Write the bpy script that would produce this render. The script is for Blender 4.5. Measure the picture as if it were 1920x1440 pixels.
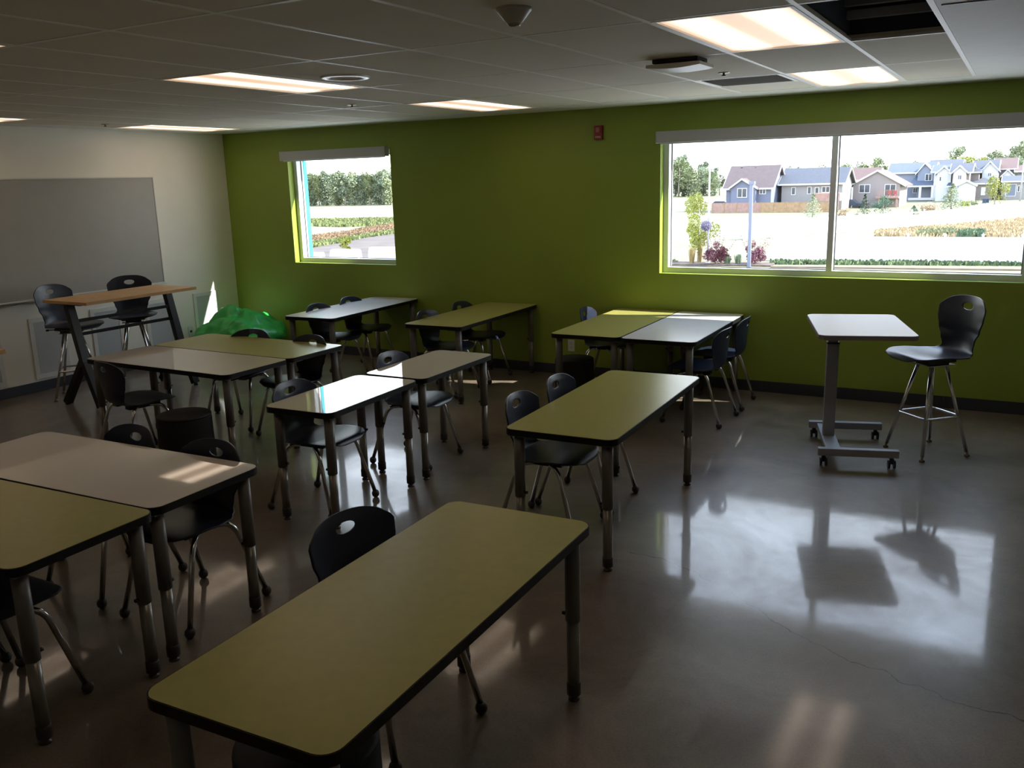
import bpy, bmesh, math, random
from mathutils import Vector, Matrix, noise
random.seed(7)
D = bpy.data; SC = bpy.context.scene; COL = SC.collection
for o in list(D.objects): D.objects.remove(o)
PI = math.pi
# ================================================================= camera, sky, sun, exposure
CZ = 1.9389; FPX = 1668.47
RT = Vector((0.87108909, 0.49035481, -0.0274947)); DN = Vector((0.08612734, -0.20763652, -0.97440708)); FW = Vector((-0.48351409, 0.84642734, -0.22310286))
cam = D.cameras.new('camera'); camo = D.objects.new('camera', cam); COL.objects.link(camo)
cam.sensor_fit = 'HORIZONTAL'; cam.sensor_width = 36; cam.lens = FPX / 1920 * 36; cam.clip_end = 2000; cam.clip_start = .05
camo.matrix_world = Matrix(((RT.x, -DN.x, -FW.x, 0), (RT.y, -DN.y, -FW.y, 0), (RT.z, -DN.z, -FW.z, CZ), (0, 0, 0, 1)))
SC.camera = camo
SC.view_settings.view_transform = 'Standard'; SC.view_settings.look = 'None'
SC.view_settings.exposure = 0.46; SC.view_settings.gamma = 1.0; SC.view_settings.use_curve_mapping = False
SC.cycles.use_denoising = True
SC.cycles.max_bounces = 10; SC.cycles.diffuse_bounces = 6; SC.cycles.glossy_bounces = 4; SC.cycles.transparent_max_bounces = 12
SC.cycles.sample_clamp_indirect = 6; SC.cycles.caustics_reflective = False; SC.cycles.caustics_refractive = False
SKY = 4.0; SUN = 13.0; LAMP = 1.75
w = D.worlds.new('sky'); SC.world = w; w.use_nodes = True; nt = w.node_tree; nt.nodes.clear()
_o = nt.nodes.new('ShaderNodeOutputWorld'); _b = nt.nodes.new('ShaderNodeBackground'); _t = nt.nodes.new('ShaderNodeTexCoord')
_s = nt.nodes.new('ShaderNodeSeparateXYZ'); _c = nt.nodes.new('ShaderNodeValToRGB')
nt.links.new(_t.outputs['Generated'], _s.inputs[0]); nt.links.new(_s.outputs['Z'], _c.inputs[0]); nt.links.new(_c.outputs[0], _b.inputs[0]); nt.links.new(_b.outputs[0], _o.inputs[0])
_c.color_ramp.elements[0].position = 0.0; _c.color_ramp.elements[0].color = (1, .99, .97, 1)
_c.color_ramp.elements[1].position = .75; _c.color_ramp.elements[1].color = (.40, .56, .92, 1)
_e = _c.color_ramp.elements.new(.22); _e.color = (.86, .92, 1, 1)
_b.inputs[1].default_value = SKY
sun = D.lights.new('sun', 'SUN'); sun.energy = SUN; sun.angle = .0093; sun.color = (1, .95, .86)
suno = D.objects.new('sun', sun); COL.objects.link(suno)
suno.rotation_euler = Vector((-1, -.36, -.79)).to_track_quat('-Z', 'Y').to_euler()

# ================================================================= pixel helpers (used for far scenery depth by depth)
def ray(px, py): return RT * (px - 960) + DN * (py - 720) + FW * FPX
def atY(px, py, Y):
    r = ray(px, py); t = Y / r.y; return Vector((r.x * t, Y, CZ + r.z * t))
def atZ(px, py, z):
    r = ray(px, py); t = (z - CZ) / r.z; return Vector((r.x * t, r.y * t, z))

# ================================================================= materials
MATS = {}
def mat(name, col, rough=.6, metal=0, var=0.0, scale=8, bump=0, bscale=60, rvar=0, spec=.5, coat=0, emit=0, detail=3):
    if name in MATS: return MATS[name]
    m = D.materials.new(name); m.use_nodes = True; n = m.node_tree; b = n.nodes['Principled BSDF']
    b.inputs['Base Color'].default_value = (*col, 1); b.inputs['Roughness'].default_value = rough; b.inputs['Metallic'].default_value = metal
    b.inputs['Specular IOR Level'].default_value = spec; b.inputs['Coat Weight'].default_value = coat
    if emit: b.inputs['Emission Color'].default_value = (*col, 1); b.inputs['Emission Strength'].default_value = emit
    tc = n.nodes.new('ShaderNodeTexCoord')
    nz = n.nodes.new('ShaderNodeTexNoise'); nz.inputs['Scale'].default_value = scale; nz.inputs['Detail'].default_value = detail
    n.links.new(tc.outputs['Object'], nz.inputs['Vector'])
    if var:
        r = n.nodes.new('ShaderNodeValToRGB'); r.color_ramp.elements[0].position = .3; r.color_ramp.elements[1].position = .7
        r.color_ramp.elements[0].color = (*[c * (1 - var) for c in col], 1); r.color_ramp.elements[1].color = (*[min(1, c * (1 + var)) for c in col], 1)
        n.links.new(nz.outputs['Fac'], r.inputs[0]); n.links.new(r.outputs[0], b.inputs['Base Color'])
    if rvar:
        mr = n.nodes.new('ShaderNodeMapRange'); mr.inputs['To Min'].default_value = max(0, rough - rvar); mr.inputs['To Max'].default_value = rough + rvar
        n.links.new(nz.outputs['Fac'], mr.inputs['Value']); n.links.new(mr.outputs[0], b.inputs['Roughness'])
    if bump:
        n2 = n.nodes.new('ShaderNodeTexNoise'); n2.inputs['Scale'].default_value = bscale; n.links.new(tc.outputs['Object'], n2.inputs['Vector'])
        bp = n.nodes.new('ShaderNodeBump'); bp.inputs['Strength'].default_value = bump; bp.inputs['Distance'].default_value = .002
        n.links.new(n2.outputs['Fac'], bp.inputs['Height']); n.links.new(bp.outputs[0], b.inputs['Normal'])
    MATS[name] = m; return m
GREENW = mat('green_wall_paint', (.27, .365, .045), .5, bump=.15, bscale=250, var=.03, scale=1.5)
WHITEW = mat('white_wall_paint', (.88, .84, .74), .55, bump=.12, bscale=250, var=.02, scale=2)
GYP = mat('white_ceiling_paint', (.80, .80, .78), .6, var=.02)
BASEB = mat('charcoal_vinyl', (.035, .042, .055), .45)
FRAMEW = mat('white_vinyl_frame', (.72, .74, .76), .35)
GASK = mat('black_gasket', (.03, .03, .035), .5)
TEAL = mat('teal_cladding', (.02, .42, .55), .4)
VAL = mat('grey_valance', (.52, .52, .52), .5)
BOARD = mat('grey_board', (.36, .34, .305), .45, var=.02, bump=.1, bscale=300)
ALU = mat('brushed_aluminium', (.75, .75, .74), .3, 1)
PLASTIC = mat('navy_plastic', (.016, .022, .044), .33, bump=.25, bscale=500, spec=.5)
BLACKP = mat('black_plastic', (.008, .008, .009), .45)
FABRIC = mat('black_fabric', (.010, .010, .011), .85, bump=.5, bscale=400)
CHROME = mat('chrome_tube', (.62, .61, .59), .16, 1)
GREYM = mat('grey_table_leg_paint', (.15, .145, .135), .42, .1, var=.06, scale=30)
SILV = mat('silver_leg_insert', (.23, .22, .195), .32, .5)
EDGE = mat('black_edge_band', (.006, .006, .007), .5, spec=.3)
LGREEN = mat('green_laminate', (.39, .365, .11), .3, var=.05, scale=25, rvar=.03, bump=.06, bscale=500, spec=.42)
LWHITE = mat('white_markerboard_laminate', (.68, .62, .55), .03, var=.01, scale=6, spec=.5, coat=.08)
MATS['white_markerboard_laminate'].node_tree.nodes['Principled BSDF'].inputs['Coat Roughness'].default_value = .015
LWHITE2 = mat('white_satin_laminate', (.66, .64, .62), .27, var=.01, spec=.36)
DESKG = mat('desk_grey_paint', (.27, .28, .30), .4)
WOOD = mat('maple_laminate', (.62, .37, .16), .4, var=.10, scale=6)
BLKM = mat('black_steel', (.008, .008, .010), .38, .2)
BAG = mat('green_vinyl', (.035, .40, .07), .36, bump=.12, bscale=25)
REDP = mat('red_plastic', (.30, .015, .018), .4)
WHP = mat('white_plastic', (.72, .72, .69), .4)
GRILLE = mat('perforated_grey', (.50, .51, .52), .6, var=.06, scale=160)
TBAR = mat('white_ceiling_tee', (.95, .93, .88), .45)
VOID = mat('dark_plenum', (.045, .062, .10), .9)
STRUT = mat('galvanised_strut', (.42, .45, .52), .5, .2)
DARKGLASS = mat('dark_window_pane', (.05, .06, .075), .1)

def floor_mat():
    m = D.materials.new('polished_concrete'); m.use_nodes = True; n = m.node_tree; L = n.links; b = n.nodes['Principled BSDF']
    tc = n.nodes.new('ShaderNodeTexCoord')
    a = n.nodes.new('ShaderNodeTexNoise'); a.inputs['Scale'].default_value = 1.5; a.inputs['Detail'].default_value = 9; a.inputs['Roughness'].default_value = .68; a.inputs['Distortion'].default_value = .5
    f = n.nodes.new('ShaderNodeTexNoise'); f.inputs['Scale'].default_value = 110; f.inputs['Detail'].default_value = 2
    g = n.nodes.new('ShaderNodeTexNoise'); g.inputs['Scale'].default_value = 9; g.inputs['Detail'].default_value = 8; g.inputs['Roughness'].default_value = .75
    L.new(tc.outputs['Object'], a.inputs['Vector']); L.new(tc.outputs['Object'], f.inputs['Vector']); L.new(tc.outputs['Object'], g.inputs['Vector'])
    r = n.nodes.new('ShaderNodeValToRGB'); e = r.color_ramp.elements
    e[0].position = .32; e[0].color = (.115, .086, .062, 1); e[1].position = .7; e[1].color = (.255, .205, .155, 1)
    L.new(a.outputs['Fac'], r.inputs[0])
    r2 = n.nodes.new('ShaderNodeValToRGB'); e = r2.color_ramp.elements; e[0].position = .3; e[0].color = (.72, .72, .72, 1); e[1].position = .62; e[1].color = (1.08, 1.08, 1.08, 1)
    L.new(f.outputs['Fac'], r2.inputs[0])
    mx = n.nodes.new('ShaderNodeMix'); mx.data_type = 'RGBA'; mx.blend_type = 'MULTIPLY'; mx.inputs['Factor'].default_value = .6
    L.new(r.outputs[0], mx.inputs['A']); L.new(r2.outputs[0], mx.inputs['B'])
    # hairline crack: a wandering line y = f(x) across the slab, with fine noise
    sx = n.nodes.new('ShaderNodeSeparateXYZ'); L.new(tc.outputs['Object'], sx.inputs[0])
    cv = n.nodes.new('ShaderNodeFloatCurve'); c = cv.mapping.curves[0]
    pts = [(-1.64, 4.128), (-1.365, 4.061), (-1.185, 3.97), (-.96, 3.816), (-.73, 3.651), (-.533, 3.547), (-.235, 3.428), (.127, 3.356), (.8, 3.25)]
    X0, X1, Y0, Y1 = -1.64, .8, 3.2, 4.2
    c.points[0].location = (0, (pts[0][1] - Y0) / (Y1 - Y0)); c.points[1].location = (1, (pts[-1][1] - Y0) / (Y1 - Y0))
    for x, y in pts[1:-1]: c.points.new((x - X0) / (X1 - X0), (y - Y0) / (Y1 - Y0))
    cv.mapping.update()
    mr = n.nodes.new('ShaderNodeMapRange'); mr.inputs['From Min'].default_value = X0; mr.inputs['From Max'].default_value = X1; mr.clamp = False
    L.new(sx.outputs['X'], mr.inputs['Value']); L.new(mr.outputs[0], cv.inputs['Value'])
    cn = n.nodes.new('ShaderNodeTexNoise'); cn.inputs['Scale'].default_value = 7; cn.inputs['Detail'].default_value = 5; L.new(tc.outputs['Object'], cn.inputs['Vector'])
    def math_(op, x, y):
        k = n.nodes.new('ShaderNodeMath'); k.operation = op
        for i, v in enumerate((x, y)):
            if v is None: continue
            if isinstance(v, (int, float)): k.inputs[i].default_value = v
            else: L.new(v, k.inputs[i])
        return k.outputs[0]
    yc = math_('ADD', cv.outputs[0], Y0)
    yc = math_('ADD', yc, math_('MULTIPLY', math_('SUBTRACT', cn.outputs['Fac'], .5), .13))
    d = math_('ABSOLUTE', math_('SUBTRACT', sx.outputs['Y'], yc), None)
    ln = math_('LESS_THAN', d, .0030)
    ins = math_('MULTIPLY', math_('GREATER_THAN', sx.outputs['X'], -1.66), math_('LESS_THAN', sx.outputs['X'], .8))
    ln = math_('MULTIPLY', ln, ins)
    m2 = n.nodes.new('ShaderNodeMix'); m2.data_type = 'RGBA'; L.new(ln, m2.inputs['Factor']); L.new(mx.outputs['Result'], m2.inputs['A']); m2.inputs['B'].default_value = (.035, .028, .022, 1)
    L.new(m2.outputs['Result'], b.inputs['Base Color'])
    rr = n.nodes.new('ShaderNodeMapRange'); rr.inputs['From Min'].default_value = .3; rr.inputs['From Max'].default_value = .7; rr.inputs['To Min'].default_value = .30; rr.inputs['To Max'].default_value = .42
    L.new(a.outputs['Fac'], rr.inputs['Value']); L.new(rr.outputs[0], b.inputs['Roughness'])
    b.inputs['Specular IOR Level'].default_value = .28; b.inputs['Coat Weight'].default_value = .75; b.inputs['Coat IOR'].default_value = 1.5
    r3 = n.nodes.new('ShaderNodeMapRange'); r3.inputs['From Min'].default_value = .3; r3.inputs['From Max'].default_value = .7; r3.inputs['To Min'].default_value = .03; r3.inputs['To Max'].default_value = .12; L.new(g.outputs['Fac'], r3.inputs['Value']); r4 = n.nodes.new('ShaderNodeMapRange'); r4.inputs['From Min'].default_value = .28; r4.inputs['From Max'].default_value = .72; r4.inputs['To Min'].default_value = .85; r4.inputs['To Max'].default_value = .35; L.new(a.outputs['Fac'], r4.inputs['Value']); L.new(r4.outputs[0], b.inputs['Coat Weight']); L.new(r3.outputs[0], b.inputs['Coat Roughness'])
    bp = n.nodes.new('ShaderNodeBump'); bp.inputs['Strength'].default_value = .03; bp.inputs['Distance'].default_value = .01; L.new(a.outputs['Fac'], bp.inputs['Height']); L.new(bp.outputs[0], b.inputs['Normal'])
    return m
FLOORM = floor_mat()
def tile_mat():
    m = mat('ceiling_tile', (.80, .745, .64), .9, var=.03, scale=2, bump=.5, bscale=180); return m
TILE = tile_mat()
def glass_mat():
    m = D.materials.new('clear_glass'); m.use_nodes = True; n = m.node_tree; n.nodes.clear()
    o = n.nodes.new('ShaderNodeOutputMaterial'); mx = n.nodes.new('ShaderNodeMixShader'); t = n.nodes.new('ShaderNodeBsdfTransparent'); g = n.nodes.new('ShaderNodeBsdfGlossy'); lw = n.nodes.new('ShaderNodeLayerWeight')
    pw = n.nodes.new('ShaderNodeMath'); pw.operation = 'POWER'; pw.inputs[1].default_value = 5
    ma = n.nodes.new('ShaderNodeMath'); ma.operation = 'MULTIPLY_ADD'; ma.inputs[1].default_value = .5; ma.inputs[2].default_value = .02
    lw.inputs['Blend'].default_value = .5
    t.inputs[0].default_value = (.96, .975, .97, 1); g.inputs['Roughness'].default_value = .01
    n.links.new(lw.outputs['Facing'], pw.inputs[0]); n.links.new(pw.outputs[0], ma.inputs[0]); n.links.new(ma.outputs[0], mx.inputs[0])
    n.links.new(t.outputs[0], mx.inputs[1]); n.links.new(g.outputs[0], mx.inputs[2]); n.links.new(mx.outputs[0], o.inputs[0]); return m
GLASS = glass_mat()
def lamp_mat():
    # acrylic lens lit by two fluorescent tubes that run its length: brighter along the tubes
    m = D.materials.new('lit_acrylic_lens'); m.use_nodes = True; n = m.node_tree; L = n.links; b = n.nodes['Principled BSDF']
    tc = n.nodes.new('ShaderNodeTexCoord'); s = n.nodes.new('ShaderNodeSeparateXYZ'); L.new(tc.outputs['Object'], s.inputs[0])
    ab = n.nodes.new('ShaderNodeMath'); ab.operation = 'ABSOLUTE'; L.new(s.outputs['X'], ab.inputs[0])
    r = n.nodes.new('ShaderNodeValToRGB'); e = r.color_ramp.elements
    e[0].position = 0; e[0].color = (.36, .235, .16, 1); e[1].position = .30; e[1].color = (.36, .24, .165, 1)
    k = r.color_ramp.elements.new(.145); k.color = (1, .80, .60, 1); k = r.color_ramp.elements.new(.165); k.color = (1, .80, .60, 1); k = r.color_ramp.elements.new(.05); k.color = (.37, .245, .168, 1); k = r.color_ramp.elements.new(.26); k.color = (.37, .245, .168, 1)
    L.new(ab.outputs[0], r.inputs[0]); L.new(r.outputs[0], b.inputs['Emission Color']); b.inputs['Emission Strength'].default_value = LAMP
    b.inputs['Base Color'].default_value = (.6, .6, .58, 1); b.inputs['Roughness'].default_value = .5
    return m
LAMPM = lamp_mat()

# ================================================================= mesh building
class MB:
    def __init__(s): s.b = bmesh.new()
    def box(s, c, size, rz=0, M=None, taper=None):
        r = bmesh.ops.create_cube(s.b, size=1)['verts']
        T = Matrix.Translation(c) @ Matrix.Rotation(rz, 4, 'Z') @ (M or Matrix()) @ Matrix.Diagonal((*size, 1))
        bmesh.ops.transform(s.b, matrix=T, verts=r); return s
    def span(s, a, b): return s.box([(a[i] + b[i]) / 2 for i in range(3)], [abs(b[i] - a[i]) for i in range(3)])
    def bar(s, p, q, wd, ht, up=(0, 0, 1)):
        p, q = Vector(p), Vector(q); z = (q - p); l = z.length; z.normalize(); x = Vector(up).cross(z)
        if x.length < 1e-4: x = Vector((1, 0, 0))
        x.normalize(); y = z.cross(x)
        M = Matrix((( x.x, y.x, z.x, 0), (x.y, y.y, z.y, 0), (x.z, y.z, z.z, 0), (0, 0, 0, 1)))
        r = bmesh.ops.create_cube(s.b, size=1)['verts']
        bmesh.ops.transform(s.b, matrix=Matrix.Translation((p + q) / 2) @ M @ Matrix.Diagonal((wd, ht, l, 1)), verts=r); return s
    def tube(s, pts, r, n=12, smooth=True):
        pts = [Vector(p) for p in pts]; rs = r if isinstance(r, (list, tuple)) else [r] * len(pts)
        rings = []; prev = None
        for i, p in enumerate(pts):
            t = (pts[min(i + 1, len(pts) - 1)] - pts[max(i - 1, 0)]).normalized()
            if prev is None: u = t.orthogonal().normalized()
            else:
                u = prev - t * prev.dot(t); u.normalize()
            prev = u; v = t.cross(u)
            rings.append([s.b.verts.new(p + (u * math.cos(a) + v * math.sin(a)) * rs[i]) for a in [2 * PI * k / n for k in range(n)]])
        for A, B in zip(rings, rings[1:]):
            for k in range(n):
                f = s.b.faces.new((A[k], A[(k + 1) % n], B[(k + 1) % n], B[k])); f.smooth = smooth
        s.b.faces.new(rings[0][::-1]); s.b.faces.new(rings[-1]); return s
    def lathe(s, prof, c=(0, 0, 0), n=24, smooth=True):
        c = Vector(c); rings = []
        for r, z in prof:
            if r < 1e-6: rings.append([s.b.verts.new(c + Vector((0, 0, z)))])
            else: rings.append([s.b.verts.new(c + Vector((r * math.cos(2 * PI * k / n), r * math.sin(2 * PI * k / n), z))) for k in range(n)])
        for A, B in zip(rings, rings[1:]):
            for k in range(n):
                v = [A[k % len(A)], A[(k + 1) % len(A)], B[(k + 1) % len(B)], B[k % len(B)]]; u = []
                for q in v:
                    if q not in u: u.append(q)
                if len(u) > 2:
                    f = s.b.faces.new(u); f.smooth = smooth
        for Rg in (rings[0], rings[-1]):
            if len(Rg) > 2:
                try: s.b.faces.new(Rg)
                except Exception: pass
        return s
    def prism(s, poly, z0, z1, M=None):
        A = [s.b.verts.new((x, y, z0)) for x, y in poly]; B = [s.b.verts.new((x, y, z1)) for x, y in poly]; n = len(poly)
        s.b.faces.new(A[::-1]); s.b.faces.new(B)
        for k in range(n): s.b.faces.new((A[k], A[(k + 1) % n], B[(k + 1) % n], B[k]))
        if M: bmesh.ops.transform(s.b, matrix=M, verts=A + B)
        return s
    def quad(s, *p):
        s.b.faces.new([s.b.verts.new(q) for q in p]); return s
    def mesh(s, name, m, bevel=0):
        if bevel:
            e = [x for x in s.b.edges if len(x.link_faces) == 2 and x.calc_face_angle(0) > .6]
            bmesh.ops.bevel(s.b, geom=e, offset=bevel, segments=2, affect='EDGES', profile=.6)
        bmesh.ops.recalc_face_normals(s.b, faces=s.b.faces)
        me = D.meshes.new(name); s.b.to_mesh(me); s.b.free()
        for x in (m if isinstance(m, (list, tuple)) else [m]): me.materials.append(x)
        return me
    def build(s, name, m, parent=None, bevel=0):
        o = D.objects.new(name, s.mesh(name, m, bevel)); COL.objects.link(o)
        if parent: o.parent = parent
        return o
def rrect(w_, l_, r, n=6):
    P = []
    for cx, cy, a0 in ((w_ / 2 - r, l_ / 2 - r, 0), (-w_ / 2 + r, l_ / 2 - r, 90), (-w_ / 2 + r, -l_ / 2 + r, 180), (w_ / 2 - r, -l_ / 2 + r, 270)):
        for k in range(n + 1):
            a = math.radians(a0 + 90 * k / n); P.append((cx + r * math.cos(a), cy + r * math.sin(a)))
    return P
def tag(o, label=None, cat=None, group=None, kind=None):
    if label: o['label'] = label
    if cat: o['category'] = cat
    if group: o['group'] = group
    if kind: o['kind'] = kind
    return o
def thing(name, label, cat, loc=(0, 0, 0), rz=0, group=None):
    o = D.objects.new(name, None); COL.objects.link(o); o.location = loc; o.rotation_euler = (0, 0, rz); o.empty_display_size = .1
    return tag(o, label, cat, group)
def struct(name, mb, m, bevel=0): return tag(mb.build(name, m, None, bevel), kind='structure')
def dup(o, parent=None):
    c = o.copy(); COL.objects.link(c); c.parent = parent
    for ch in list(o.children): dup(ch, c)
    return c
def place(proto, used, loc, rz, label, group=None, scale=None):
    r = proto if not used[0] else dup(proto)
    used[0] = True; r.location = loc; r.rotation_euler = (0, 0, rz)
    if scale: r.scale = scale if isinstance(scale, (tuple, list)) else (scale,) * 3
    r['label'] = label
    if group: r['group'] = group
    return r

# ================================================================= room shell
H = 2.572; YW = 7.97; YO = 8.27; XL = -8.467; XR = 2.6; YB = -2.2; TOP = 3.6
WL = (-7.46, -5.985, 1.06, 2.30); WR = (-2.925, .085, 1.05, 2.30)   # window openings x0 x1 z0 z1
struct('floor', MB().span((XL - .2, YB - .2, -.3), (XR + .2, YO, 0)), FLOORM)
b = MB()
xs = [XL - .2, WL[0], WL[1], WR[0], WR[1], XR + .2]
for i in range(0, 5, 2): b.span((xs[i], YW, 0), (xs[i + 1], YO, TOP))
for Wn in (WL, WR):
    b.span((Wn[0], YW, 0), (Wn[1], YO, Wn[2])); b.span((Wn[0], YW, Wn[3]), (Wn[1], YO, TOP))
struct('wall_back', b, GREENW)
struct('wall_left', MB().span((XL - .2, YB - .2, 0), (XL, YW, TOP)), WHITEW)
struct('wall_right', MB().span((XR, YB - .2, 0), (XR + .2, YW, TOP)), WHITEW)
struct('wall_front', MB().span((XL, YB - .2, 0), (XR, YB, TOP)), WHITEW)
struct('baseboard_back', MB().span((XL, YW - .012, 0), (XR, YW, .10)), BASEB, .003)
struct('baseboard_left', MB().span((XL, YB, 0), (XL + .012, YW - .012, .10)), BASEB, .003)
struct('baseboard_right', MB().span((XR - .012, YB, 0), (XR, YW - .012, .10)), BASEB)
# ceiling: suspended grid, with openings for the troffers, the vent and one missing tile
CX = [-1.444 + .61 * k for k in range(-11, 1)] + [-.834, -.383]
RY = [3.753 + 1.22 * j for j in range(-4, 4)]
def cx(k): return -1.444 + .61 * k
def ry(j): return 3.753 + 1.22 * j
LIGHTS = [(k, j) for k in (-11, -5, 0) for j in (-2, 0, 2)]
b = MB(); open_ = {(k, j) for k, j in LIGHTS} | {(1, 0)}
for ki, k in enumerate(range(-11, 2)):
    x0, x1 = CX[ki], CX[ki + 1]
    for j in range(-4, 3):
        if (k, j) in open_: continue
        y0, y1 = ry(j), ry(j + 1)
        if (k, j) == (-1, 2): y0 = ry(2) + .61
        b.span((x0, y0, H), (x1, y1, H + .03))
struct('ceiling', b, TILE)
b = MB()
b.span((XL, ry(3), H), (XR, YW, H + .03)); b.span((XL, YB, H), (CX[0], ry(3), H + .03)); b.span((CX[-1], YB, H), (XR, ry(3), H + .03)); b.span((CX[0], YB, H), (CX[-1], ry(-4), H + .03))
struct('trim_1', b, GYP)
b = MB(); t = .012
for x in CX: b.span((x - t, ry(-4), H - .002), (x + t, ry(3), H + .012))
for j in range(-4, 4): b.span((CX[0], ry(j) - t, H - .0015), (CX[-1], ry(j) + t, H + .012))
b.span((CX[10], ry(2) + .61 - t, H - .0015), (CX[11], ry(2) + .61 + t, H + .012))
struct('trim_2', b, TBAR)
struct('trim_3', MB().span((CX[-1] + .03, 4.135, H - .004), (XR, 4.147, H + .002)), GASK)
struct('trim_4', MB().span((XL - .2, YB - .2, TOP), (XR + .2, YO, TOP + .1)), VOID)   # roof deck above the plenum
# dark shaft seen through the missing tile
b = MB(); x0, x1, y0, y1 = CX[12], CX[13], ry(0), ry(1)
for s_, e_ in (((x0 - .04, y0 - .02, H + .035), (x0, y1 + .02, H + .9)), ((x1, y0 - .02, H + .035), (x1 + .04, y1 + .02, H + .9)), ((x0, y0 - .04, H + .035), (x1, y0, H + .9)), ((x0, y1, H + .035), (x1, y1 + .04, H + .9)), ((x0 - .04, y0 - .04, H + .9), (x1 + .04, y1 + .04, H + .93))): b.span(s_, e_)
struct('trim_5', b, VOID)
t_ = thing('ceiling_strut', 'grey metal strut across the dark opening where a ceiling tile is missing', 'strut', ((x0 + x1) / 2, y1 - .16, H + .16))
MB().span((-(x1 - x0) / 2, -.02, -.02), ((x1 - x0) / 2, .02, .02)).build('upper_rail', STRUT, t_)
MB().span((-(x1 - x0) / 2, .05, -.07), ((x1 - x0) / 2, .09, -.03)).build('lower_rail', STRUT, t_)

# windows
def window(name, W, mull):
    x0, x1, z0, z1 = W; y0, y1 = YW + .09, YW + .20; f = .05
    fr = MB()
    fr.span((x0, y0, z0), (x0 + f, y1, z1)).span((x1 - f, y0, z0), (x1, y1, z1)).span((x0 + f, y0, z0), (x1 - f, y1, z0 + f)).span((x0 + f, y0, z1 - f), (x1 - f, y1, z1))
    for m_ in mull: fr.span((m_ - .024, y0, z0 + f), (m_ + .024, y1, z1 - f))
    o = struct(name, fr, FRAMEW)
    ed = [x0 + f] + [v for m_ in mull for v in (m_ - .024, m_ + .024)] + [x1 - f]
    g = MB(); k = MB(); yg = y1 - .03
    for i in range(0, len(ed), 2):
        a, c_ = ed[i], ed[i + 1]; g.span((a, yg - .003, z0 + f), (c_, yg + .003, z1 - f))
        for A, B_ in (((a, yg - .008, z0 + f), (a + .008, yg - .003, z1 - f)), ((c_ - .008, yg - .008, z0 + f), (c_, yg - .003, z1 - f)), ((a, yg - .008, z0 + f), (c_, yg - .003, z0 + f + .006))): k.span(A, B_)
    g.build('pane', GLASS, o); k.build('gasket', GASK, o)
    return o
window('window_1', WL, []); window('window_2', WR, [-1.42])
struct('trim_6', MB().span((WL[0], YO - .045, WL[2]), (WL[0] + .010, YO + .005, WL[3])), TEAL)
for (x0, x1, lab) in ((-7.505, -5.995, 'grey roller shade box over the small window'), (-2.945, .12, 'long grey roller shade box over the wide window')):
    v = thing('shade_valance', lab, 'shade', ((x0 + x1) / 2, YW - .04, 2.23)); hw = (x1 - x0) / 2
    MB().span((-hw + .004, -.035, 0), (hw - .004, .04, .10)).build('fascia', VAL, v, .003)
    for s_ in (-1, 1): MB().span((s_ * hw - s_ * .004, -.037, -.002), (s_ * hw, .04, .102)).build('end_cap', VAL, v)
    MB().span((-hw + .03, -.006, -.012), (hw - .03, .008, 0)).build('hem_bar', FRAMEW, v)

# wall fittings
t_ = thing('fire_alarm', 'small red fire alarm strobe high on the green wall', 'alarm', (-3.532, YW, 2.353))
MB().span((-.041, -.03, -.063), (.041, 0, .063)).build('housing', REDP, t_, .004)
MB().span((-.018, -.044, .0), (.018, -.03, .045)).build('strobe_lens', mat('strobe_lens', (.45, .2, .2), .1), t_, .004)
fc = D.curves.new('lettering', 'FONT'); fc.body = 'FIRE'; fc.size = .028; fc.extrude = .0006; fc.align_x = 'CENTER'; fc.align_y = 'CENTER'
_f = D.objects.new('lettering_curve', fc); COL.objects.link(_f); bpy.context.view_layer.update(); _m = D.meshes.new_from_object(_f.evaluated_get(bpy.context.evaluated_depsgraph_get())); D.objects.remove(_f); fo = D.objects.new('lettering', _m); COL.objects.link(fo); _m.materials.clear(); _m.materials.append(WHP); fo.parent = t_; fo.location = (0, -.0308, -.042); fo.rotation_euler = (PI / 2, 0, 0); fo.scale = (1.05, .8, 1)
def outlet(lab, loc, rz, duplex=True):
    o = thing('wall_outlet', lab, 'outlet', loc, rz)
    MB().span((-.036, -.006, -.058), (.036, 0, .058)).build('cover_plate', WHP, o, .002)
    if duplex:
        for z in (-.02, .02): MB().span((-.015, -.009, z - .013), (.015, -.006, z + .013)).build('socket', mat('ivory_socket', (.6, .6, .57), .4), o)
    else: MB().span((-.014, -.009, -.012), (.014, -.006, .012)).build('socket', BLACKP, o)
outlet('white wall outlet low on the green wall beside a black round stool', (-3.85, YW, .30), 0)
outlet('white wall outlet on the white wall left of the green beanbag', (XL, 7.187, .30), PI / 2, False)
# tackboard on the white wall
y0, y1, z0, z1 = 2.3, 6.886, .905, 2.09
t_ = thing('wall_board', 'large grey board fixed to the white wall', 'board', (XL, (y0 + y1) / 2, z0)); L_ = (y1 - y0) / 2; h = z1 - z0
MB().span((0, -L_ + .015, .015), (.016, L_ - .015, h - .015)).build('panel', BOARD, t_)
fr = MB(); fr.span((0, -L_, 0), (.022, L_, .018)).span((0, -L_, h - .014), (.022, L_, h)).span((0, -L_, 0), (.022, -L_ + .014, h)).span((0, L_ - .012, 0), (.022, L_, h)); fr.build('frame', mat('cream_board_trim', (.7, .68, .62), .4), t_, .002)
MB().span((.016, -L_, -.004), (.055, L_, .008)).build('tray', ALU, t_)
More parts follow.
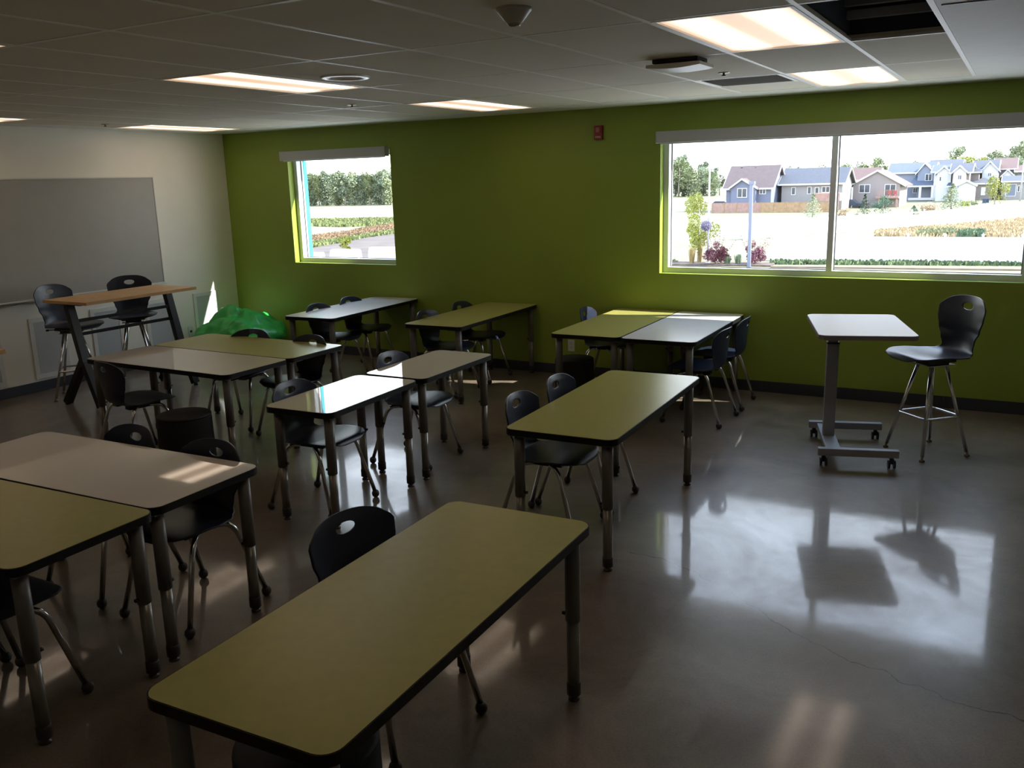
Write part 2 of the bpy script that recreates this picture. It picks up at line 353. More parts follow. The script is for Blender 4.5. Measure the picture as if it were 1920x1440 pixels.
# low wall panels
vn = ['leftmost of the five low on the white wall', 'second from the left, behind the nearer high stool', 'behind the gap between the two high stools', 'fourth along, just left of the wall outlet', 'nearest the corner beside the beanbag']
for i in range(5):
    y = 4.537 + .683 * i + .19
    t_ = thing('wall_grille', 'white framed grey grille, ' + vn[i], 'grille', (XL, y, .122), 0, 'low grilles in the white wall')
    b = MB(); Hh = .613
    b.span((0, -.19, 0), (.012, .19, .045)).span((0, -.19, Hh - .045), (.012, .19, Hh)).span((0, -.19, .045), (.012, -.145, Hh - .045)).span((0, .145, .045), (.012, .19, Hh - .045)); b.build('frame', WHP, t_, .002)
    MB().span((0, -.145, .045), (.006, .145, Hh - .045)).build('mesh_panel', GRILLE, t_)

# ceiling fittings
LN = {(-11, 0): 'fluorescent ceiling panel at the left edge, above the grey board', (-11, 2): 'fluorescent ceiling panel nearest the corner of white and green walls',
      (-5, 0): 'lit ceiling panel beside the round ceiling ring', (-5, 2): 'lit ceiling panel above the green wall left of the fire alarm', (-5, -2): 'ceiling panel whose tip shows at the far upper left edge',
      (0, 0): 'largest lit ceiling panel, beside the dark missing tile', (0, 2): 'lit ceiling panel just above the wide window', (-11, -2): 'ceiling panel over the left end of the room, behind the view', (0, -2): 'ceiling panel straight above the foreground, out of view'}
LP = thing('ceiling_light', '', 'light', group='fluorescent ceiling panels')
b = MB(); w2, l2 = .293, .598
b.span((-w2, -l2, -.004), (w2, -l2 + .018, .05)).span((-w2, l2 - .018, -.004), (w2, l2, .05)).span((-w2, -l2 + .018, -.004), (-w2 + .018, l2 - .018, .05)).span((w2 - .018, -l2 + .018, -.004), (w2, l2 - .018, .05)); b.build('frame', TBAR, LP)
MB().span((-w2 + .018, -l2 + .018, .004), (w2 - .018, l2 - .018, .010)).build('diffuser', LAMPM, LP)
MB().span((-w2, -l2, .05), (w2, l2, .10)).build('housing', STRUT, LP)
used = [False]
for k, j in LIGHTS: place(LP, used, (cx(k) + .305, ry(j) + .61, H), 0, LN[(k, j)])
t_ = thing('ceiling_vent', 'grey louvred return vent in the ceiling before the green wall', 'vent', (cx(-1) + .305, ry(2) + .305, H))
b = MB(); b.span((-.29, -.29, -.004), (.29, -.262, .02)).span((-.29, .262, -.004), (.29, .29, .02)).span((-.29, -.262, -.004), (-.262, .262, .02)).span((.262, -.262, -.004), (.29, .262, .02)); b.build('frame', TBAR, t_)
b = MB()
for i in range(26): b.box((0, -.25 + .02 * i, .004), (.524, .014, .003), M=Matrix.Rotation(.6, 4, 'X'))
b.build('louvre', mat('grey_louvre', (.55, .56, .57), .5), t_)
MB().span((-.29, -.29, .02), (.29, .29, .08)).build('plenum_box', VOID, t_)
t_ = thing('ceiling_speaker', 'round white ring set flush in the ceiling beside a lit panel', 'speaker', (-3.615, 4.418, H))
MB().lathe([(.150, .004), (.150, -.006), (.140, -.010), (.100, -.010), (.098, .004)], n=40).build('trim_ring', mat('bright_white_ring', (.9, .9, .85), .25), t_)
MB().lathe([(0, -.002), (.098, -.002), (.098, .004), (0, .004)], n=40).build('grille', TILE, t_)
for x, y, lab in ((-4.808, 5.934, 'small sprinkler head in the ceiling between two lit panels'), (-7.772, 5.851, 'small sprinkler head in the ceiling above the grey board'), (-1.741, 5.886, 'small sprinkler head in the ceiling left of the vent')):
    t_ = thing('sprinkler', lab, 'sprinkler', (x, y, H), 0, 'ceiling sprinklers')
    MB().lathe([(.0, -.004), (.036, -.004), (.036, .006)], n=20).build('escutcheon', mat('dull_chrome', (.35, .33, .28), .3, 1), t_)
    MB().lathe([(.0, -.022), (.014, -.022), (.014, -.016), (.006, -.014), (.008, -.004)], n=12).build('deflector', SILV, t_)
t_ = thing('occupancy_sensor', 'small domed off-white sensor on the ceiling at the top centre', 'sensor', (-1.74, 3.14, H))
MB().lathe([(.068, .006), (.068, -.010), (.060, -.018), (.034, -.050), (.026, -.055), (0, -.055)], n=28).build('housing', mat('sensor_white', (.5, .49, .45), .4), t_)
MB().lathe([(.026, -.0545), (.022, -.064), (0, -.067)], n=20).build('lens', mat('sensor_lens', (.35, .34, .3), .2), t_)
t_ = thing('ceiling_unit', 'flat white box on a black bracket hanging under the ceiling', 'box', (-1.745, 5.05, H))
MB().span((-.13, -.09, -.022), (.13, .09, .006)).span((-.145, -.012, -.03), (.145, .012, -.018)).build('bracket', BLACKP, t_, .003)
b = MB(); n_ = 10
pr = [(-.155, -.030)] + [(.155, -.030)] + [(.155 - .31 * k / n_, -.048 - .010 * math.sin(PI * k / n_)) for k in range(n_ + 1)]
b.prism(pr, -.125, .125, Matrix.Rotation(PI / 2, 4, 'X')); b.build('housing', WHP, t_, .003)

# ================================================================= furniture: tables
def make_table(kind, wd, ln, z=.705):
    t = thing('classroom_table', '', 'table'); th = .033
    top = MB().prism(rrect(wd, ln, .055), z - th, z - .0015).build('tabletop', EDGE, t, .0025)
    MB().prism(rrect(wd - .008, ln - .008, .052), z - .0016, z).build('laminate', kind, top)
    for sx in (-1, 1):
        for sy in (-1, 1):
            x, y = sx * (wd / 2 - .062), sy * (ln / 2 - .062)
            l = MB().tube([(x, y, z - th), (x, y, .33)], .0285, 18).box((x - sx * .02, y - sy * .02, z - th - .004), (.13, .13, .008)).build('leg', GREYM, t)
            MB().tube([(x, y, .335), (x, y, .05)], .0245, 18).build('leg_insert', SILV, l)
            MB().lathe([(.0245, .074), (.0275, .070), (.0275, .024), (.020, .018), (.015, .017), (.015, .010), (.022, .008), (.022, 0), (0, 0)], (x, y, 0), 18).build('foot', mat('dark_grey_collar', (.045, .042, .038), .4, .2), l)
            b_ = MB()
            b_.tube([(x - sx * .026, y, .352), (x - sx * .042, y, .352)], .008, 10); b_.build('adjuster', BLKM, l)
    return t
TG = 'classroom tables'
def tables():
    g = make_table(LGREEN, .610, 1.524); w1 = make_table(LWHITE, .610, 1.524); w2 = make_table(LWHITE2, .610, 1.524); sm = make_table(LWHITE, .4898, .9085)
    u = [False]
    place(g, u, (-1.555, 2.039, 0), .033, 'long green-topped table closest to the camera, in the foreground', TG)
    place(g, u, (-1.946, 4.551, 0), .038, 'green table in mid-room with two chairs along its left side, behind the foreground table', TG)
    place(g, u, (-5.355, 5.083, 0), PI / 2 - .012, 'green table pushed against a white one in front of the beanbag', TG)
    place(g, u, (-3.628, 1.851, 0), PI / 2 + .035, 'green table at the lower left edge, joined to a pinkish white one', TG)
    place(g, u, (-4.495, 7.185, 0), .022, 'green table standing against the green wall between the two windows, alone', TG)
    place(g, u, (-3.012, 7.185, 0), .017, 'green table under the wide window, joined to a white one on its right', TG)
    u = [False]
    place(w1, u, (-5.361, 4.466, 0), PI / 2 - .012, 'white table joined to a green one, in front of the wooden high table', TG)
    place(w1, u, (-3.673, 2.468, 0), PI / 2 + .03, 'pinkish white table at the left, joined to the lower left green table', TG)
    u = [False]
    place(w2, u, (-5.954, 7.185, 0), .043, 'white table against the green wall below the small window', TG)
    place(w2, u, (-2.392, 7.185, 0), .022, 'white table under the wide window, joined to a green one on its left', TG)
    u = [False]
    place(sm, u, (-3.511, 4.084, 0), .044, 'small glossy white table mirroring the window, nearer of an end-to-end pair', TG)
    place(sm, u, (-3.519, 5.030, 0), .012, 'small glossy white table, farther of an end-to-end pair', TG)
tables()

# ================================================================= chairs
def shell_mesh(dz=0, hole=True, k=1.0):
    # side profile from seat front to back top, and half-width along it
    prof = [(.245, .420), (.235, .441), (.205, .450), (.12, .447), (.03, .437), (-.06, .431), (-.125, .434), (-.168, .452), (-.190, .490), (-.198, .545), (-.200, .61), (-.206, .67), (-.216, .73), (-.228, .768)]
    prof = [Vector((x, 0, z)) for x, z in prof]
    sl = [0]
    for a, c_ in zip(prof, prof[1:]): sl.append(sl[-1] + (c_ - a).length)
    S = sl[-1]
    def P(s):
        s = max(0, min(S, s))
        for i in range(len(sl) - 1):
            if s <= sl[i + 1] + 1e-9:
                f = (s - sl[i]) / (sl[i + 1] - sl[i]); p0 = prof[max(0, i - 1)]; p1 = prof[i]; p2 = prof[i + 1]; p3 = prof[min(len(prof) - 1, i + 2)]
                return .5 * ((2 * p1) + (p2 - p0) * f + (2 * p0 - 5 * p1 + 4 * p2 - p3) * f * f + (3 * p1 - 3 * p2 + p3 - p0) * f ** 3)
    WK = [(0, .165), (.05, .196), (.13, .218), (.24, .222), (.33, .205), (.40, .160), (.455, .136), (.51, .150), (.565, .178), (.63, .198), (.69, .202), (.725, .194), (.755, .176), (.82, .168)]
    def Wd(s):
        for (a, wa), (c_, wc) in zip(WK, WK[1:]):
            if s <= c_:
                f = (s - a) / (c_ - a); f = f * f * (3 - 2 * f); return wa + (wc - wa) * f
        return WK[-1][1]
    NU, NT = 84, 44; bm = bmesh.new(); G = []; info = {}
    for i in range(NU + 1):
        u = i / NU; row = []
        for j in range(NT + 1):
            t = -1 + 2 * j / NT
            s0 = .11 * (1 - math.sqrt(1 - .95 * abs(t) ** 3)); s1 = S - .095 * (1 - math.sqrt(1 - .95 * abs(t) ** 2.6))
            s = s0 + (s1 - s0) * u; p = P(s); back = max(0, min(1, (s - .38) / .12)); seat = 1 - back
            wv = Wd(s); y = wv * t
            x = p.x + back * .045 * t * t; z = p.z + seat * .014 * t * t * (max(0, min(1, (s - .06) / .15)) - .6 * max(0, 1 - s / .12)) 
            v = bm.verts.new((x, y, z + dz)); row.append(v); info[v] = (s, y)
        G.append(row)
    for i in range(NU):
        for j in range(NT):
            f = bm.faces.new((G[i][j], G[i + 1][j], G[i + 1][j + 1], G[i][j + 1])); f.smooth = True
    if hole:
        hs, a, c_ = S - .062, .047, .021
        kill = [f for f in bm.faces if (sum(info[v][1] for v in f.verts) / 4 / a) ** 2 + ((sum(info[v][0] for v in f.verts) / 4 - hs) / c_) ** 2 < 1]
        bmesh.ops.delete(bm, geom=kill, context='FACES')
        for v in bm.verts:
            if v.is_boundary and v in info:
                s, y = info[v]
                if abs(y) < .075 and abs(s - hs) < .036:
                    q = math.hypot(y / a, (s - hs) / c_); s2, y2 = hs + (s - hs) / q, y / q; p = P(s2); t = y2 / Wd(s2)
                    v.co = Vector((p.x + .045 * t * t, y2, p.z + dz))
    bmesh.ops.delete(bm, geom=[v for v in bm.verts if not v.link_faces], context='VERTS')
    for v in bm.verts: v.co = Vector((v.co.x * k, v.co.y * k, (v.co.z - dz - .43) * (1 + (k - 1) * 2.6) + .43 + dz))
    bmesh.ops.recalc_face_normals(bm, faces=bm.faces)
    me = D.meshes.new('seat_shell'); bm.to_mesh(me); bm.free(); me.materials.append(PLASTIC); return me
def add_shell(parent, dz=0, k=1.0):
    o = D.objects.new('seat_shell', shell_mesh(dz, True, k)); COL.objects.link(o); o.parent = parent
    m = o.modifiers.new('thickness', 'SOLIDIFY'); m.thickness = .009; m.offset = 0; m.use_even_offset = True
    m = o.modifiers.new('edge', 'BEVEL'); m.width = .003; m.segments = 2; m.limit_method = 'ANGLE'; m.angle_limit = 1.0
    return o
def arc_pts(P0, P1, P2, n=6):
    P0, P1, P2 = map(Vector, (P0, P1, P2)); return [P0 * (1 - t) ** 2 + P1 * 2 * t * (1 - t) + P2 * t * t for t in [k / n for k in range(n + 1)]]
def make_chair():
    c = thing('stacking_chair', '', 'chair'); add_shell(c)
    for sx in (-1, 1):
        for sy in (-1, 1):
            x1, y1 = sx * (.125 if sx > 0 else .11), sy * .175
            pts = [Vector((sx * .015, sy * .085, .412)), Vector((sx * .06, sy * .125, .412))] + arc_pts((sx * .085, sy * .150, .412), (x1, y1, .405), (x1 + sx * .02, y1 + sy * .006, .35)) + [Vector((sx * .232, sy * .218, .035))]
            l = MB().tube(pts, .0125, 12).build('leg', CHROME, c)
            f = MB().lathe([(0, -.030), (.012, -.028), (.021, -.018), (.024, -.004), (.021, .008), (.014, .016), (0, .016)], (sx * .234, sy * .2185, .030), 14).build('ball_glide', mat('dark_glide', (.035, .032, .03), .5), l)
    b_ = MB()
    for sy in (-1, 1): b_.span((-.115, sy * .06, .402), (.125, sy * .125, .427))
    b_.span((-.04, -.06, .405), (.0, .06, .425)).span((.05, -.06, .405), (.09, .06, .425)); b_.build('seat_bracket', BLACKP, c, .004)
    return c
CH = make_chair(); cu = [False]; r_ = math.radians
for x, y, a, lab in (
    (-1.87, 2.33, -10, 'navy chair at the left side of the foreground green table, only its back showing'),
    (-2.20, 4.262, 2, 'navy chair nearer of the two at the left side of the mid-room green table'),
    (-2.20, 4.758, 2, 'navy chair farther of the two at the left side of the mid-room green table'),
    (-3.655, 3.99, 2, 'navy chair tucked in at the nearer small white mirror-bright table'),
    (-3.66, 5.00, 3, 'navy chair tucked in at the farther small white table'),
    (-6.00, 6.88, 3, 'navy chair, nearer of the two under the white table below the small window'),
    (-6.03, 7.43, 3, 'navy chair, farther of the two under the white table below the small window'),
    (-4.62, 6.84, 2, 'navy chair, nearer of the two at the lone green table against the wall'),
    (-4.64, 7.47, 2, 'navy chair, farther of the two at the lone green table against the wall'),
    (-3.27, 7.50, 4, 'navy chair left of the green table under the wide window, back catching light'),
    (-2.15, 6.83, 178, 'navy chair facing left, nearer of the two at the white table under the wide window'),
    (-2.15, 7.41, 182, 'navy chair facing left, farther of the two at the white table under the wide window'),
    (-5.57, 5.20, -80, 'dark chair behind the left pair of joined tables, in front of the beanbag'),
    (-4.93, 5.16, -96, 'dark chair at the right end behind the left pair of joined tables, turned aslant'),
    (-5.57, 4.16, 80, 'black chair on the near side of the joined tables, beside the high table leg'),
    (-3.88, 2.66, -92, 'black chair, left of the two behind the pinkish white table'),
    (-3.27, 2.64, -90, 'black chair, right of the two behind the pinkish white table'),
    (-3.29, 1.68, 90, 'black chair under the lower left green table, its seat corner showing'),
    (-3.82, 1.67, 90, 'black chair at the far lower left, only its feet showing')):
    place(CH, cu, (x, y, 0), r_(a), lab, 'navy stacking chairs')
def make_stool():
    c = thing('high_stool', '', 'stool'); dz = .255; add_shell(c, dz, 1.07)
    zt = .632; fr = MB(); fr.box((0, 0, zt), (.20, .20, .006)); fr.build('swivel_plate', CHROME, c, .001)
    MB().span((-.075, -.075, zt + .003), (.075, .075, zt + .022)).span((-.10, -.11, zt + .022), (.12, .11, zt + .045)).build('swivel_bracket', BLACKP, c, .003)
    l = MB().tube([(-.08, -.06, zt + .03), (-.17, -.12, zt + .028)], .005, 8).tube([(-.165, -.117, zt + .028), (-.185, -.130, zt + .027)], .011, 10).build('lever', BLACKP, c)
    for k in range(4):
        a = r_(45 + 90 * k); d = Vector((math.cos(a), math.sin(a), 0))
        l = MB().tube([d * .085 + Vector((0, 0, zt)), d * .255 + Vector((0, 0, .03))], .0125, 14).build('leg', CHROME, c)
        MB().lathe([(0, .03), (.008, .03), (.008, .014), (.019, .010), (.019, 0), (0, 0)], tuple(d * .260), 14).build('glide', mat('bronze_glide', (.16, .13, .09), .35, .8), l)
    rr = .085 + (.255 - .085) * (zt - .275) / (zt - .03) + .018; pts = []
    for k in range(4):
        a = r_(45 + 90 * k); d = Vector((math.cos(a), math.sin(a), 0)); e = Vector((math.cos(a - PI / 4), math.sin(a - PI / 4), 0)); g = Vector((math.cos(a + PI / 4), math.sin(a + PI / 4), 0))
        c0 = d * rr; tdir = Vector((-d.y, d.x, 0)); q = .05
        pts += arc_pts(c0 - (tdir + d * 1) .normalized() * q, c0, c0 + (tdir - d * 1).normalized() * q, 5)
    pts = [p + Vector((0, 0, .275)) for p in pts]; pts += pts[:2]
    MB().tube(pts, .0085, 10).build('foot_ring', CHROME, c)
    return c
ST = make_stool(); su = [False]
place(ST, su, (-.453, 6.63, 0), r_(-138), 'tall navy stool on chrome legs by the green wall, beside the rolling desk', 'high stools')
place(ST, su, (-7.88, 5.28, 0), r_(6), 'tall navy stool at the wooden high table, nearer the camera', 'high stools')
place(ST, su, (-7.88, 5.98, 0), r_(-38), 'tall navy stool at the wooden high table, farther one seen face on', 'high stools')
for ch in ST.children:
    if ch.name.startswith('seat_shell'): ch.scale = (1.04, 1.04, 1.0); ch.location = (-.012, 0, 0)
# stool legs stand on the room axes while the seat is swivelled
for o in [o for o in COL.objects if o.name.startswith('high_stool')]:
    rz = o.rotation_euler.z
    for ch in o.children:
        if ch.name.split('.')[0] in ('leg', 'foot_ring', 'swivel_plate'): ch.rotation_euler = (0, 0, -rz + PI / 4)

# round black stools
def ottoman(loc, r, lab):
    t = thing('round_stool', lab, 'stool', loc, 0, 'round black stools')
    MB().lathe([(r * 1.03, 0), (r * 1.04, .02), (r * 1.02, .2), (r, .425), (r * .985, .432)], n=48).build('body', FABRIC, t)
    MB().lathe([(r * .985, .432), (r, .436), (r * .99, .446), (r * .93, .452), (0, .455)], n=48).build('cushion', mat('black_vinyl_seat', (.011, .011, .011), .7, bump=.3, bscale=300), t)
ottoman((-4.87, 4.0, 0), .18, 'black round stool standing between the joined table pairs at the left')
ottoman((-3.22, 6.72, 0), .165, 'black round stool at the near end of the green table under the wide window')
ottoman((-1.60, 1.60, 0), .2, 'black round stool hidden under the near end of the foreground table')

# ================================================================= rolling desk
t_ = thing('rolling_desk', 'white-topped sit-stand desk on a grey H-shaped base with casters', 'desk', (-.92, 6.41, 0), r_(16.2))
top = MB().prism(rrect(.60, .93, .055), .890, .9185, Matrix.Translation((0, -.05, 0))).build('tabletop', mat('mauve_grey_edge', (.20, .175, .19), .45), t_, .003)
MB().prism(rrect(.594, .924, .052), .9184, .92, Matrix.Translation((0, -.05, 0))).build('laminate', mat('desk_white_laminate', (.62, .60, .60), .45, var=.01, spec=.2), top)
c_ = MB().box((-.152, .02, .437), (.078, .062, .68)).build('column', DESKG, t_, .004)
MB().box((-.152, .02, .83), (.064, .050, .12)).build('inner_column', DESKG, c_, .003)
MB().box((-.152, .02, .780), (.084, .068, .012)).build('collar', BLACKP, c_, .002)
MB().span((-.20, -.16, .872), (.16, .18, .890)).build('support_plate', DESKG, t_, .002)
MB().box((-.152, 0, .098), (.095, .69, .035)).build('cross_bar', DESKG, t_, .003)
for v in (-.343, .345):
    MB().box((0, v, .1), (.51, .05, .05)).build('foot_bar', DESKG, t_, .004)
    for u_ in (-.215, .215):
        k = MB().tube([(u_, v, .08), (u_, v, .062)], .012, 10).span((u_ - .014, v - .014, .03), (u_ + .014, v + .014, .066)).build('caster', BLACKP, t_, .002)
        for s_ in (-1, 1): MB().tube([(u_ + s_ * .010, v - .0, .0275), (u_ + s_ * .024, v - .0, .0275)], .0275, 20).build('wheel', BLACKP, k)

# ================================================================= wooden high tables
def make_high():
    t = thing('high_table', '', 'table'); yn, yf = -.55, .53
    MB().prism(rrect(.62, 1.24, .012), .965, .992).build('tabletop', WOOD, t, .002)
    for y in (yn, yf):
        l = MB()
        l.bar((-.035, y, .955), (.095, y, .40), .055, .075, (0, 1, 0)); l.bar((.088, y, .43), (.245, y, .022), .055, .07, (0, 1, 0)); l.bar((.09, y, .46), (-.245, y, .022), .055, .07, (0, 1, 0))
        l.span((-.19, y - .03, .950), (.17, y + .03, .965)); o = l.build('leg_frame', BLKM, t, .003)
        for x in (-.25, .248): MB().lathe([(.02, 0), (.02, .02), (0, .02)], (x, y, 0), 12).build('foot', BLACKP, o)
    for x, z in ((-.002 + .01, .80), (.03, .68)): MB().span((x - .012, yn, z - .014), (x + .012, yf, z + .014)).build('rail', BLKM, t)
    return t
HT = make_high(); hu = [False]
place(HT, hu, (-7.42, 5.55, 0), 0, 'wooden high table with black slanted steel legs, in front of the grey board', 'wooden high tables')
place(HT, hu, (-5.80, 2.60, 0), 0, 'wooden high table cut off by the left edge of the photograph', 'wooden high tables')

# ================================================================= beanbag
bm = bmesh.new(); bmesh.ops.create_icosphere(bm, subdivisions=5, radius=1)
for v in bm.verts:
    p = v.co.copy(); a = math.atan2(p.y, p.x)
    z = p.z
    sq = .60 + .10 * math.sin(a * 2 + .6)
    q = Vector((p.x * .60, p.y * .54, 0)) * (1.0 if z < 0 else (1 - .30 * max(0, z) ** 2))
    hz = .28 + (z * .30 if z > 0 else z * .27)
    hz += .05 * max(0, z) * math.cos(a - 2.6)
    n1 = noise.noise(Vector((p.x * 1.2, p.y * 1.2, p.z + 4))); n2 = abs(noise.noise(Vector((p.x * 2.0 + 3, p.y * 1.5, p.z * 1.8)))); n3 = abs(noise.noise(Vector((p.x * 4.2, p.y * 2.4 + 5, p.z * 3.0))))
    k = .93 + .10 * n1 + .10 * n2 - .05 * n3
    v.co = Vector((q.x * k * .90, q.y * k, max(0.0, hz * .90 * (1 + .15 * n1 + .22 * n2 - .12 * n3))))
for f in bm.faces: f.smooth = True
me = D.meshes.new('beanbag'); bm.to_mesh(me); bm.free(); me.materials.append(BAG)
bo = D.objects.new('beanbag', me); COL.objects.link(bo); bo.location = (-7.83, 7.36, 0); tag(bo, 'slumped bright green beanbag in the corner below the small window', 'beanbag')
# ================================================================= outdoors, one storey below the classroom floor
G = -4.3
GRASSG = mat('sunlit_dry_lawn', (.165, .160, .085), .9, var=.15, scale=.12)
PAVE = mat('pale_concrete', (.50, .48, .45), .85, var=.05, scale=.5)
GRAV = mat('brown_gravel', (.088, .068, .056), .95, var=.25, scale=.4, detail=8)
struct('ground', MB().span((-700, 30, G - 1), (300, 750, G)), GRASSG)
struct('ground_apron', MB().span((-200, YO, G - .9), (150, 57.5, G + .015)), PAVE)
def patch(name, pts, m, label, cat, dz=.03):
    P = [atZ(x, y, G) for x, y in pts]
    b = MB().prism([(p.x, p.y) for p in P], G - .3, G + dz); return tag(b.build(name, m), label, cat, kind='stuff')
patch('gravel_lot', [(535, 478), (586, 463), (640, 454), (690, 444), (760, 434), (775, 505), (535, 509)], GRAV, 'bare brown gravel ground beyond the small window', 'gravel', .05)
def blades(name, pts, n, h, m, label, cat, wd=.12):
    # tufts scattered inside a polygon on the ground
    P = [atZ(x, y, G) for x, y in pts]; x0, x1 = min(p.x for p in P), max(p.x for p in P); y0, y1 = min(p.y for p in P), max(p.y for p in P)
    def inside(x, y):
        c = False; j = len(P) - 1
        for i in range(len(P)):
            if (P[i].y > y) != (P[j].y > y) and x < (P[j].x - P[i].x) * (y - P[i].y) / (P[j].y - P[i].y) + P[i].x: c = not c
            j = i
        return c
    b = MB(); k = 0; tr = 0
    while k < n and tr < n * 30:
        tr += 1; x, y = random.uniform(x0, x1), random.uniform(y0, y1)
        if not inside(x, y): continue
        k += 1; a = random.uniform(0, PI); dx, dy = math.cos(a) * wd, math.sin(a) * wd; hh = h * random.uniform(.5, 1.3); lx, ly = random.uniform(-.3, .3) * hh, random.uniform(-.3, .3) * hh
        b.quad((x - dx, y - dy, G), (x + dx, y + dy, G), (x + dx * .3 + lx, y + dy * .3 + ly, G + hh), (x - dx * .3 + lx, y - dy * .3 + ly, G + hh))
    return tag(b.build(name, m), label, cat, kind='stuff')
LV0 = mat('dark_weed_green', (.09, .14, .075), .9, var=.3, scale=1); LG = mat('bright_grass', (.135, .155, .055), .9, var=.2, scale=.3); LR = mat('reddish_grass', (.20, .13, .075), .9, var=.25, scale=.3); LD = mat('verge_green', (.10, .14, .06), .9, var=.3, scale=.4)
blades('meadow_grass', [(560, 414), (740, 411), (760, 411), (760, 422), (640, 426), (560, 424)], 5000, .4, LG, 'strip of yellow-green meadow grass beyond the small window', 'grass', .25)
blades('red_meadow_grass', [(560, 449), (650, 437), (700, 427), (760, 420), (760, 430), (690, 440), (640, 449), (560, 460)], 4000, .35, LR, 'band of reddish dry grass beyond the small window', 'grass', .2)
blades('ditch_grass', [(560, 459), (640, 449), (690, 440), (760, 430), (760, 436), (690, 446), (640, 456), (560, 470)], 2200, .3, LG, 'green grass fringe along the gravel edge beyond the small window', 'grass', .2)
blades('golden_grass', [(1640, 436), (1790, 424), (1925, 412), (1925, 446), (1640, 446)], 6000, .35, mat('golden_grass', (.40, .30, .17), .9, var=.2, scale=.3), 'golden dry grass slope between the two white fences', 'grass', .16)
blades('verge_grass', [(1445, 491), (1925, 495), (1925, 499), (1445, 496)], 1500, .22, LD, 'thin green verge along the foot of the near white fence', 'grass', .15)
blades('tall_weeds', [(1720, 439), (1790, 436), (1792, 445), (1718, 445)], 900, .5, mat('olive_weed', (.20, .21, .11), .9, var=.25, scale=.8), 'olive tall weeds between two posts of the near white fence', 'weeds', .15)
blades('dark_weeds', [(1797, 439), (1842, 438), (1845, 446), (1796, 446)], 900, .45, LV0, 'dark green weeds behind the near white fence', 'weeds', .2)
CURB = mat('tan_curb', (.20, .15, .11), .8, var=.2, scale=1)
P0, P1 = atZ(1445, 502, G), atZ(1925, 508, G)
struct('trim_7', MB().bar((P0.x, P0.y, G + .05), (P1.x, P1.y, G + .05), .16, .12), CURB)
P0, P1 = atZ(1235, 494.5, G), atZ(1450, 497.5, G)
tag(MB().bar((P0.x, P0.y, G + .04), (P1.x, P1.y, G + .04), 2.2, .12).build('mulch_bed', mat('brown_mulch', (.10, .07, .055), .95, var=.3, scale=3)), 'brown mulch bed under the shrubs outside the wide window', 'mulch', kind='stuff')

# ---- leaves and trees
def leafmat(name, c): return mat(name, c, .7, var=.35, scale=.8, detail=2)
LV = {'g': leafmat('hazed_leaf_green', (.25, .285, .16)), 'd': leafmat('hazed_leaf_dark_green', (.18, .215, .13)), 'y': leafmat('leaf_yellow_green', (.30, .32, .07)), 'r': leafmat('leaf_burgundy', (.17, .06, .085)), 'b': leafmat('twig_tan', (.36, .25, .15)), 'c': leafmat('leaf_conifer', (.05, .105, .05)), 'w': leafmat('petal_violet_white', (.16, .14, .22)), 's': leafmat('leaf_sage', (.20, .23, .14))}  # g and d greens are lightened: distance haze is put into the leaf colour
BARK = mat('hazed_bark', (.34, .31, .27), .9, var=.2, scale=3)  # trunks paled to match, with the haze painted into the bark colour
def crown_mesh(shape, n, leaf, m, seed):
    rnd = random.Random(seed); b = bmesh.new()
    cl = []
    if shape == 'tree':
        for i in range(16): a = rnd.uniform(0, 2 * PI); h = rnd.uniform(.30, .92); rr = (.28 * math.sin(PI * min(1, (h - .12) / .95)) + .03) * rnd.uniform(.2, 1); cl.append((rr * math.cos(a), rr * math.sin(a), h, rnd.uniform(.09, .16)))
    elif shape == 'column':
        for i in range(18): h = .06 + .9 * i / 17; a = rnd.uniform(0, 2 * PI); cl.append((.06 * math.cos(a), .06 * math.sin(a), h, .12 * math.sin(PI * (h * .8 + .15)) + .03))
    elif shape == 'wispy':
        for i in range(14): a = rnd.uniform(0, 2 * PI); h = rnd.uniform(.35, .98); rr = rnd.uniform(.02, .16); cl.append((rr * math.cos(a), rr * math.sin(a), h, rnd.uniform(.05, .11)))
    elif shape == 'cone':
        for i in range(20): h = .06 + .9 * i / 19; a = i * 2.4; rr = .22 * (1 - h); cl.append((rr * math.cos(a), rr * math.sin(a), h, .02 + .17 * (1 - h)))
    elif shape == 'bush':
        for i in range(22): a = rnd.uniform(0, 2 * PI); e = rnd.uniform(.05, 1); rr = rnd.uniform(.1, .42) * (1.1 - .5 * e); cl.append((rr * math.cos(a), rr * math.sin(a), .12 + .66 * e * rnd.uniform(.5, 1), rnd.uniform(.08, .17)))
    elif shape == 'ball': cl = [(0, 0, .5, .5)]
    for k in range(n):
        x, y, z, r = rnd.choice(cl); v = Vector((rnd.gauss(0, 1), rnd.gauss(0, 1), rnd.gauss(0, 1))).normalized() * r * rnd.uniform(.55, 1.08); p = Vector((x, y, z)) + v
        u = Vector((rnd.gauss(0, 1), rnd.gauss(0, 1), rnd.gauss(0, 1))).normalized(); t = u.orthogonal().normalized(); l = leaf * rnd.uniform(.6, 1.4)
        b.faces.new([b.verts.new(p + u * l), b.verts.new(p + t * l * .6), b.verts.new(p - u * l), b.verts.new(p - t * l * .6)])
    if shape == 'bush':
        for k in range(16):
            a = rnd.uniform(0, 2 * PI); d = Vector((math.cos(a) * .5, math.sin(a) * .5, rnd.uniform(.7, 1.1))); o = Vector((math.cos(a) * .12, math.sin(a) * .12, .1))
            for q in range(9):
                p = o + d * (.25 + .085 * q); u = Vector((rnd.gauss(0, 1), rnd.gauss(0, 1), rnd.gauss(0, 1))).normalized() * leaf; t = u.orthogonal().normalized() * leaf * .6
                b.faces.new([b.verts.new(p + u), b.verts.new(p + t), b.verts.new(p - u), b.verts.new(p - t)])
    me = D.meshes.new('foliage'); b.to_mesh(me); b.free(); me.materials.append(m); return me
